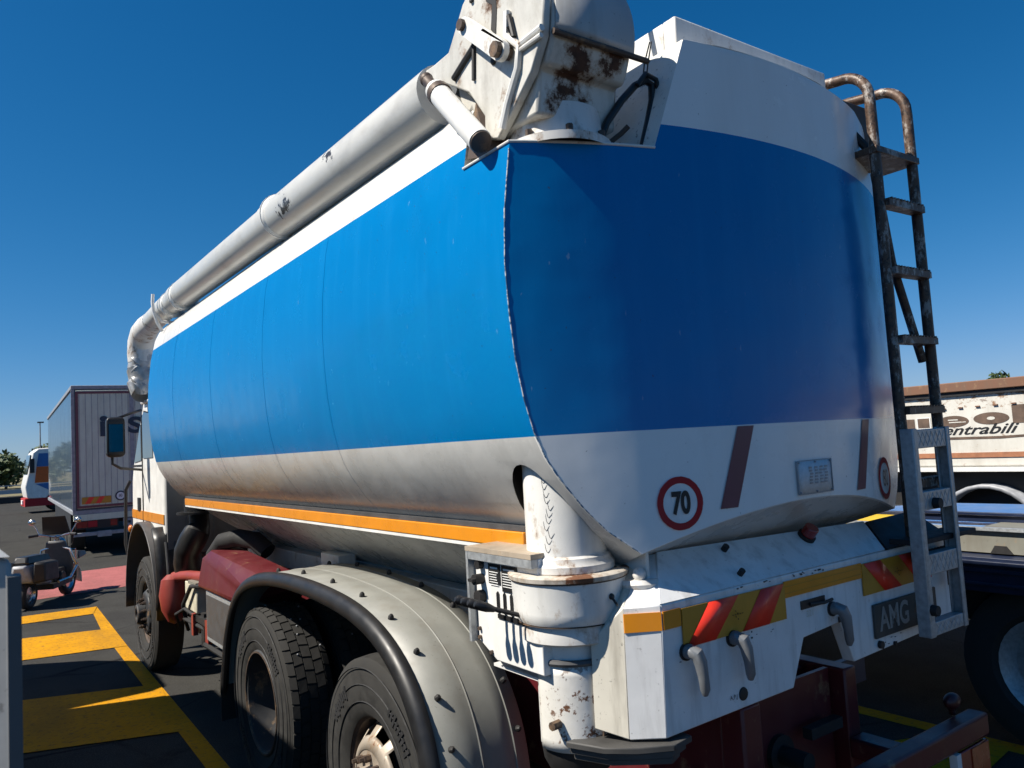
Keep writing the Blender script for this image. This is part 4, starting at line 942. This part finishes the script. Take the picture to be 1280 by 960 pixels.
B().box((x0+x1)/2-.05, (x0+x1)/2+.05, -.05, -.043, 1.2, 3.9).done('door_seam', M['tarp'], BT)
wall_text('i', .66, .20, 3.03, M['navy'], -.052, 0, 1.3, BT, .03); wall_text('S', .52, .88, 3.03, M['navy'], -.052, 0, 1.35, BT, .02)
hb = B().box(x0+.19, x0+.80, -.055, -.045, 1.24, 1.40).done('hazard_board', M['gold'], BT)
B().prism([(x0+.25, 1.245), (x0+.36, 1.245), (x0+.45, 1.395), (x0+.34, 1.395)], 'y', -.058, -.0555).prism([(x0+.47, 1.245), (x0+.58, 1.245), (x0+.67, 1.395), (x0+.56, 1.395)], 'y', -.058, -.0555).done('red_stripe', M['red'], hb)
sg = B().lathe([(-.05, .085), (-.05, .115), (-.045, .115)], (x0+1.0, 0, 1.38), 'y', 32).done('speed_sticker', M['navy'], BT)
B().lathe([(-.049, 0), (-.049, .086)], (x0+1.0, 0, 1.38), 'y', 32).done('sticker_face', M['signwhite'], sg); wall_text('80', .1, x0+1.0, 1.38, M['black'], -.052, 0, .8, sg, nm='digits')
b = B().box(x0+.02, x1-.02, -.02, .1, .86, 1.0).done('rear_sill', M['trailerdoor'], BT)
b = B().box(x0, x1, -.04, .06, .50, .585).box(x0+.5, x0+.8, -.06, -.04, .46, .60).done('underrun_bar', M['tarp'], BT, bevel=.01)
b = B().box(x0+.05, x0+.95, .0, .05, .66, .86).done('lamp_panel', M['dark'], BT)
B().box(x0+.08, x0+.30, -.02, 0, .70, .84).box(x0+.78, x0+.92, -.02, 0, .70, .84).done('tail_lamp', M['redlens'], BT); B().box(x0+.31, x0+.50, -.02, 0, .70, .84).done('reverse_lamp', M['signred'], BT)
B().box(x0+1.05, x0+1.75, -.02, .02, .66, .84).done('number_plate', M['tarp'], BT)
b = B()
for k in range(5): b.box(x0+1.15+.1*k, x0+1.21+.1*k, -.024, -.0205, .72, .78)
b.done('plate_mark', M['dark'], BT)
B().box(x0+.2, x1-.2, .3, 12, .75, 1.0).done('chassis', M['dark'], BT)
B().box(x0+.02, x0+.06, 1.0, 8, .55, 1.0).done('side_guard', M['dark'], BT)
for y in (2.2, 3.5, 4.8): wheel_simple('wheel', (x0+.22, y, .5), .5, .36, -1, BT); wheel_simple('wheel', (x1-.22, y, .5), .5, .36, 1, BT)
# white, blue and orange cab far behind
FC = thing('truck_cab', 'white truck cab with blue and orange side panels far behind the box trailer', 'truck', (1.5, 45, 0), R(-89))
b = B().prism([(-1.4, .75), (-1.5, 1.3), (-1.35, 2.0), (-1.15, 3.0), (-.9, 3.2), (1.0, 3.25), (1.0, .7), (.5, .7), (.3, .95), (-.4, .95), (-.6, .7)], 'x', -1.2, 1.2); cbo = b.done('cab_body', M['white'], FC, bevel=.05)
B().prism([(-.35, 1.75), (-.4, 2.85), (.5, 2.9), (.5, 1.75)], 'x', 1.2, 1.212).done('side_window', M['glass'], cbo)
B().hull([(-1.0, -1.40, 1.95), (1.0, -1.40, 1.95), (-1.0, -1.24, 2.9), (1.0, -1.24, 2.9), (-1.0, -1.35, 1.95), (1, -1.35, 1.95), (-1, -1.2, 2.9), (1, -1.2, 2.9)]).done('windscreen', M['glass'], cbo)
B().prism([(-1.05, 1.45), (-.2, .95), (1.0, .95), (1.0, 1.5)], 'x', 1.2, 1.213).prism([(-1.0, 2.3), (-.45, 2.3), (-.5, 2.95), (-.9, 2.95)], 'x', 1.2, 1.213).done('blue_panel', M['bluepaint'], cbo)
B().prism([(-1.08, 1.5), (-.3, 1.5), (-.45, 2.29), (-1.0, 2.29)], 'x', 1.2, 1.2135).done('orange_panel', flat('cab_orange', (.7, .12, .01, 1), .4), cbo)
B().box(-1.45, -1.25, -1.3, -1.1, 2.0, 2.7).box(1.25, 1.45, -1.3, -1.1, 2.0, 2.7).done('side_mirror', M['black'], cbo)
B().box(-1.2, 1.2, -1.5, 1.0, .35, .74).done('bumper', M['signred'], FC); B().box(-.3, .3, -1.56, -1.5, .45, .65).done('number_plate', M['signwhite'], FC)
for x in (-1.0, 1.0): wheel_simple('wheel', (x, .0, .48), .48, .3, -1 if x < 0 else 1, FC)
# motor scooter
SC = thing('motor_scooter', 'grey and chrome motor scooter standing beside the yellow marking', 'scooter', (-1.45, 12.9, 0), R(-30))
def scw(y, r, nm):
    wh = bpy.data.objects.new(nm, None); C.objects.link(wh); wh.parent = SC
    B().lathe([(-.05, r*.62), (-.06, r*.8), (-.04, r*.97), (0, r), (.04, r*.97), (.06, r*.8), (.05, r*.62)], (0, y, r), 'x', 30).done('tyre', M['rubber'], wh)
    B().lathe([(-.05, r*.62), (-.02, r*.5), (-.03, 0)], (0, y, r), 'x', 24).lathe([(.05, r*.62), (.02, r*.5), (.03, 0)], (0, y, r), 'x', 24).done('rim', M['chrome'], wh)
scw(.62, .24, 'front_wheel'); scw(-.62, .22, 'rear_wheel')
fe = [(.62+.30*math.cos(R(a)), .24+.30*math.sin(R(a))) for a in range(-10, 191, 15)]
B().grid([[(x, y, z-abs(x)*.35) for y, z in fe] for x in (-.11, -.07, 0, .07, .11)]).done('front_fender', M['trailerdoor'], SC, solid=.012)
B().box(-.05, .05, .86, .92, .38, .48).done('fender_badge', M['orange'], SC)
B().hull([(-.16, .72, .56), (.16, .72, .56), (-.16, 1.02, .60), (.16, 1.02, .60), (-.14, .74, .70), (.14, .74, .70), (-.12, 1.05, .66), (.12, 1.05, .66)]).done('front_case', M['greyplastic'], SC, bevel=.02)
B().hull([(-.20, .42, .30), (.20, .42, .30), (-.24, .34, .55), (.24, .34, .55), (-.14, .30, .92), (.14, .30, .92), (-.2, .36, .3), (.2, .36, .3), (-.14, .24, .92), (.14, .24, .92)]).done('leg_shield', M['greyplastic'], SC, bevel=.03)
B().hull([(-.2, .38, .24), (.2, .38, .24), (-.2, -.25, .22), (.2, -.25, .22), (-.2, .38, .3), (.2, .38, .3), (-.2, -.25, .3), (.2, -.25, .3)]).done('footboard', M['dark'], SC)
B().hull([(-.17, -.2, .3), (.17, -.2, .3), (-.17, -.85, .42), (.17, -.85, .42), (-.13, -.2, .66), (.13, -.2, .66), (-.1, -.9, .68), (.1, -.9, .68)]).done('rear_body', M['tarp'], SC, bevel=.05)
B().hull([(-.14, -.15, .68), (.14, -.15, .68), (-.12, -.85, .70), (.12, -.85, .70), (-.11, -.2, .78), (.11, -.2, .78), (-.09, -.8, .80), (.09, -.8, .80)]).done('seat', M['blackplastic'], SC, bevel=.03)
B().tube([(0, .60, .26), (0, .42, .6), (0, .30, 1.0)], .035, 12).tube([(-.06, .62, .24), (-.07, .5, .5), (-.05, .40, .7)], .022, 8).tube([(.06, .62, .24), (.07, .5, .5), (.05, .40, .7)], .022, 8).done('fork', M['chrome'], SC)
B().tube([(-.36, .16, 1.02), (-.22, .24, 1.03), (0, .29, .98), (.22, .24, 1.03), (.36, .16, 1.02)], .018, 10).done('handlebar', M['chrome'], SC)
B().sphere((0, .40, .88), .09, (1, .9, 1)).done('headlight', M['chrome'], SC); pieces(B().tube([(-.37, .155, 1.02), (-.25, .225, 1.03)], .024, 10).tube([(.37, .155, 1.02), (.25, .225, 1.03)], .024, 10), 'grip', M['black'], SC)
for s in (-1, 1):
    B().tube([(s*.24, .24, 1.03), (s*.30, .26, 1.14), (s*.34, .25, 1.20)], .008, 8).sphere((s*.36, .25, 1.24), .06, (1, .4, .8)).done('mirror', M['chrome'], SC)
B().tube([(-.2, .50, .55), (.2, .50, .55), (.22, .46, .75), (-.22, .46, .75)], .014, 8, closed=True).tube([(-.2, -.2, .36), (-.26, -.5, .3), (-.2, -.9, .3)], .03, 10).done('chrome_guard', M['chrome'], SC)
B().hull([(-.22, .30, 1.02), (.22, .30, 1.02), (-.18, .20, 1.32), (.18, .20, 1.32), (-.22, .31, 1.02), (.22, .31, 1.02), (-.18, .21, 1.32), (.18, .21, 1.32)]).done('windscreen', M['blackplastic'], SC)
for s in (-1, 1): B().hull([(s*.18, -.3, .38), (s*.34, -.35, .4), (s*.34, -.8, .42), (s*.18, -.85, .40), (s*.2, -.3, .70), (s*.33, -.36, .68), (s*.33, -.78, .70), (s*.2, -.85, .72)]).done('pannier', M['dark'], SC, bevel=.03)
B().tube([(-.26, .36, .3), (-.30, .30, .52), (-.22, .26, .78), (0, .30, .84), (.22, .26, .78), (.30, .30, .52), (.26, .36, .3)], .02, 8).tube([(-.30, .3, .5), (-.34, 0, .36), (-.30, -.3, .34)], .02, 8).tube([(.30, .3, .5), (.34, 0, .36), (.30, -.3, .34)], .02, 8).done('crash_bar', M['chrome'], SC)
B().tube([(.0, .30, .98), (.12, .42, .72), (.05, .45, .5), (.1, .3, .35)], .012, 6).tube([(-.1, .3, .98), (-.16, .42, .8), (-.05, .46, .6), (-.08, .5, .3)], .010, 6).tube([(.3, .2, 1.0), (.2, .4, .85), (.05, .36, .7)], .009, 6).done('cable', M['rubber'], SC)
B().box(-.14, .14, -.1, .28, .3, .5).cyl((-.2, .1, .36), (.2, .1, .36), .09, 16).done('engine', M['dark'], SC, bevel=.02)
# light pole
LP = thing('lamp_post', 'thin grey lamp post standing alone against the sky', 'lamp post', (4.4, 95, 0))
B().tube([(0, 0, 0), (0, 0, 3.5), (0, 0, 7.2)], [.10, .08, .055], 10).done('pole', M['tarp'], LP); B().box(-.25, .35, -.1, .1, 7.15, 7.3).done('lamp_head', M['greyplastic'], LP)
# guard rail
GR = thing('guard_rail', 'low grey steel guard rail along the road on the left', 'guard rail', (-14, 62, 0))
B().box(0, 32, 0, .06, .62, .92).box(0, 32, 0, .06, 1.15, 1.22).done('rail', M['galv'], GR)
for k in range(9): B().box(.3+3.8*k, .42+3.8*k, .07, .17, 0, 1.2).done('rail_post', M['galv'], GR)
B().box(0, 32, -.4, -.1, 0, .42).done('kerb_wall', M['dark'], GR)

# ---------------------------------------------------------------- trees
t = NT('foliage'); oi = t.n.new('ShaderNodeObjectInfo')
c = t.mix(t.ramp(t.noise(.9, 4), .3, .7), (.022, .042, .012, 1), (.075, .11, .03, 1)); t.col(c); t.set(rough=.7); M['leaf'] = t.m
M['bark'] = flat('bark', (.09, .065, .045, 1), .9)
def tree(loc, h, rad, label, nleaf=900, seed=1, size=.35, group=None):
    rnd = random.Random(seed); tr = thing('leafy_tree', label, 'tree', loc, 0, group)
    b = B().tube([(0, 0, 0), (.05*rad, 0, h*.3), (-.05*rad, .1, h*.6), (0, 0, h*.85)], [.05*h, .04*h, .03*h, .012*h], 8)
    lob = []
    for k in range(9):
        a = rnd.uniform(0, 6.28); rr = rnd.uniform(.2, .75)*rad; z = h*rnd.uniform(.38, .92); p = Vector((rr*math.cos(a), rr*math.sin(a), z)); lob.append((p, rad*rnd.uniform(.3, .55)))
        b.tube([(0, 0, h*.3), p*.5+Vector((0, 0, h*.2)), p], [.025*h, .015*h, .006*h], 6)
    b.done('trunk', M['bark'], tr)
    b = B()
    for k in range(nleaf):
        p, r = rnd.choice(lob); d = Vector((rnd.gauss(0, 1), rnd.gauss(0, 1), rnd.gauss(0, .8))).normalized()*r*rnd.uniform(.35, 1.08); q = p+d
        if q.z < h*.12: continue
        u = Vector((rnd.gauss(0, 1), rnd.gauss(0, 1), rnd.gauss(0, 1))).normalized(); v = u.orthogonal().normalized(); s = size*rnd.uniform(.5, 1.2)
        b.poly([q-u*s*.5, q+v*s*.35, q+u*s*.5, q-v*s*.35])
    b.done('crown', M['leaf'], tr, smooth=0); return tr
tree((2.2, 118, 0), 3.5, 4.2, 'broad dark green bush at the far left beyond the guard rail', 1800, 3, .7, None)
tree((6.6, 112, 0), 4.9, 2.3, 'taller loose tree just left of the white and blue cab', 1500, 5, .7, None)
tree((-4.5, 125, 0), 5.0, 5.0, 'wide dark tree behind the lamp post at the picture edge', 1800, 9, .8, None)
tree((50, 19.7, 0), 4.75, 1.3, 'small treetop showing above the rusty edge of the white trailer', 1300, 11, .45, None)

# ================================================================== things on the right
TP = thing('tipper_trailer', 'weathered white tipper trailer with rusty top rail and faded brown lettering', 'trailer', (0, 0, 0))
X = 7.5
B().box(X, X+2.4, -9, 9.5, 1.46, 2.38).done('tipper_body', M['whitedirty'], TP, bevel=.02)
B().box(X-.06, X+2.46, -9.02, 9.52, 2.382, 2.50).done('top_rail', M['rustbrown'], TP, bevel=.01)
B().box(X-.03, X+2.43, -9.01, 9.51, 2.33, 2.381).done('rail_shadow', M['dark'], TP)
B().box(X-.012, X-.002, -9, 9.5, 1.57, 1.63).done('rust_strip', flat('faded_rust_stripe', (.38, .16, .08, 1), .7, var=.3), TP)
B().box(X-.03, X+.05, -9, 9.5, 1.40, 1.455).done('lower_rail', M['white'], TP)
B().box(X+.2, X+2.2, -9, 9.3, .95, 1.42).done('chassis', M['dark'], TP)
def side_text(b, y, z): 
    m = Matrix(((0, 0, -1, X-.004), (-1, 0, 0, y), (0, 1, 0, z), (0, 0, 0, 1))); return b.xf(m)
b = B()
def rect(u0, u1, v0, v1, bb): bb.poly([(u0, v0, 0), (u1, v0, 0), (u1, v1, 0), (u0, v1, 0)])
lt = B(); rect(0, .15, 0, .12, lt); side_text(lt, 3.66, 1.955).done('lettering', M['letters'], TP)
lt = B(); rect(0, .15, 0, .12, lt); side_text(lt, 3.47, 1.955).done('lettering', M['letters'], TP)
lt = B()
for q in ((-.014, .0, -.015, .135), (.15, .164, -.015, .135), (.0, .15, .122, .135), (.0, .15, -.015, -.002)): rect(*q, lt)
side_text(lt, 3.47, 1.955).xf(T(-.002, 0, 0)).done('letter_outline', M['white'], TP)
def ell(ax, az, n=40): return [(ax*math.cos(2*math.pi*i/n), az*math.sin(2*math.pi*i/n), 0) for i in range(n)]
lt = B().poly(ell(.185, .070)); eo = side_text(lt, 3.03, 2.02).done('lettering', M['letters'], TP)
lt = B(); rect(-.05, .15, -.018, -.006, lt); rect(-.06, .06, .012, .024, lt); side_text(lt, 3.03, 2.02).xf(T(-.003, 0, 0)).done('letter_gap', M['whitedirty'], eo)
lt = B().poly(ell(.20, .072)); oo = side_text(lt, 2.59, 2.035).done('lettering', M['letters'], TP)
lt = B().poly(ell(.045, .020)); side_text(lt, 2.59, 2.035).xf(T(-.003, 0, 0)).done('letter_gap', M['whitedirty'], oo)
lt = B(); rect(-.085, .085, -.085, .13, lt); side_text(lt, 2.27, 2.05).done('lettering', M['letters'], TP)
lt = text_bm('Centrabili', .17, .45, 1.5, .002); side_text(lt, 2.86, 1.905).done('lettering', M['black'], TP)
lt = B(); lt.poly([(-.9, 0, 0), (.2, -.01, 0), (1.4, .05, 0), (1.4, .065, 0), (.2, .02, 0), (-.9, .03, 0)]); side_text(lt, 2.7, 1.80).done('underline', M['letters'], TP)
b = B()
for k in range(9): b.box(X-.02, X, 3.55-.2*k, 3.50-.2*k, 2.165+.004*k, 2.18+.004*k)
b.done('rivet', M['rustbrown'], TP)
for y in (2.75, 1.35, -.05): 
    wheel_simple('wheel', (X+.30, y, .50), .50, .40, -1, TP, M['tarp'])
    a_ = [(y+.62*math.cos(R(q)), .56+.66*math.sin(R(q))) for q in range(0, 181, 12)]
    B().grid([[(xx, yy, zz) for yy, zz in a_] for xx in (X-.01, X+.5)]).done('wheel_fender', M['tarp'], TP, solid=.05)
# dark flatbed truck nearer on the right
FB = thing('flatbed_truck', 'dark flatbed truck with grey sheet metal deck standing right of the tanker', 'truck', (0, 0, 0))
B().box(2.62, 4.9, -4, 5.5, 1.10, 1.19).box(2.60, 2.64, -4, 5.5, .98, 1.17).box(2.585, 2.6, -4, 5.5, 1.10, 1.125).box(2.585, 2.6, -4, 5.5, 1.02, 1.04).box(2.57, 2.6, -4, 5.5, 1.15, 1.175).done('deck_side', M['navy'], FB, bevel=.004)
B().box(2.8, 4.7, -4, 5.4, .75, 1.10).done('chassis', M['dark'], FB)
B().hull([(2.75, .95, 1.20), (4.4, .95, 1.20), (2.75, .95, 1.215), (2.75, -3.5, 1.20), (2.75, -3.5, 1.36), (2.75, .3, 1.34), (2.75, .75, 1.34), (4.4, .75, 1.34), (4.4, -3.5, 1.36), (4.4, -3.5, 1.2)]).done('sheet_cover', M['greydeck'], FB)
B().box(2.72, 2.76, -3.5, 1.8, 1.342, 1.362).done('deck_edge', M['galv'], FB)
B().hull([(2.80, 1.75, 1.2), (3.2, 1.75, 1.2), (2.80, 1.45, 1.2), (2.80, 1.45, 1.36), (2.80, 1.70, 1.36), (3.2, 1.45, 1.36), (3.2, 1.7, 1.36)]).done('yellow_locker', flat('yellow_locker_paint', (.70, .45, .02, 1), .5), FB)
B().hull([(2.735, .63, 1.20), (2.735, .50, 1.20), (2.735, .60, 1.25), (2.735, .53, 1.25), (2.75, .63, 1.2), (2.75, .5, 1.2)]).done('tie_ring', M['dark'], FB)
b = B().hull([(3.3, 3.2, 1.2), (4.6, 3.2, 1.2), (3.3, -3.5, 1.2), (4.6, -3.5, 1.2), (3.2, 1.7, 1.30), (3.2, -3.5, 1.36), (4.6, 1.7, 1.32), (4.6, -3.5, 1.36), (3.25, 2.9, 1.26)])
b.done('blue_body', M['bluepaint'], FB, bevel=.03)
B().box(3.18, 3.24, -3.4, 1.4, 1.385, 1.40).box(3.20, 3.3, -3.4, 1.9, 1.335, 1.38).done('blue_rail', M['navy'], FB)
for y in (.33, -1.05): 
    wheel_simple('wheel', (2.85, y, .53), .53, .32, -1, FB, M['galv'], .58)
    a_ = [(y+.66*math.cos(R(q)), .55+.62*math.sin(R(q))) for q in range(24, 157, 12)]
    B().grid([[(xx, yy, zz) for yy, zz in a_] for xx in (2.66, 3.1)]).done('mudguard', M['blackplastic'], FB, solid=.02)
B().box(2.63, 2.65, .80, .90, .90, 1.0).xf(T(2.64, .85, .93) @ Matrix.Rotation(R(40), 4, 'X') @ T(-2.64, -.85, -.95)).done('side_reflector', M['amber'], FB)

# ================================================================== neighbour whose shadow falls on the left
NB = thing('neighbour_truck', 'white box truck parked left of the camera whose shadow falls on the yellow marking', 'truck', (0, 0, 0))
B().box(-6.0, -3.45, 1.2, 6.74, 1.0, 3.45).done('cargo_box', M['trailerdoor'], NB, bevel=.03)
b = B().prism([(6.98, .55), (6.98, 3.0), (7.1, 3.15), (8.3, 3.2), (8.7, 2.6), (8.9, 1.9), (8.9, .45)], 'x', -5.9, -3.5); nc = b.done('cab', M['white'], NB, bevel=.06)
B().prism([(7.2, 2.0), (8.5, 2.0), (8.3, 2.55), (7.9, 2.9), (7.2, 2.9)], 'x', -3.495, -3.488).done('side_window', M['glass'], nc)
B().box(-5.6, -3.8, 1.2, 8, .6, .98).box(-3.7, -3.5, 2.6, 6.2, .35, .98).done('chassis', M['dark'], NB)
for y in (1.6, 7.4): wheel_simple('wheel', (-3.68, y, .5), .5, .32, 1, NB); wheel_simple('wheel', (-5.75, y, .5), .5, .32, -1, NB)
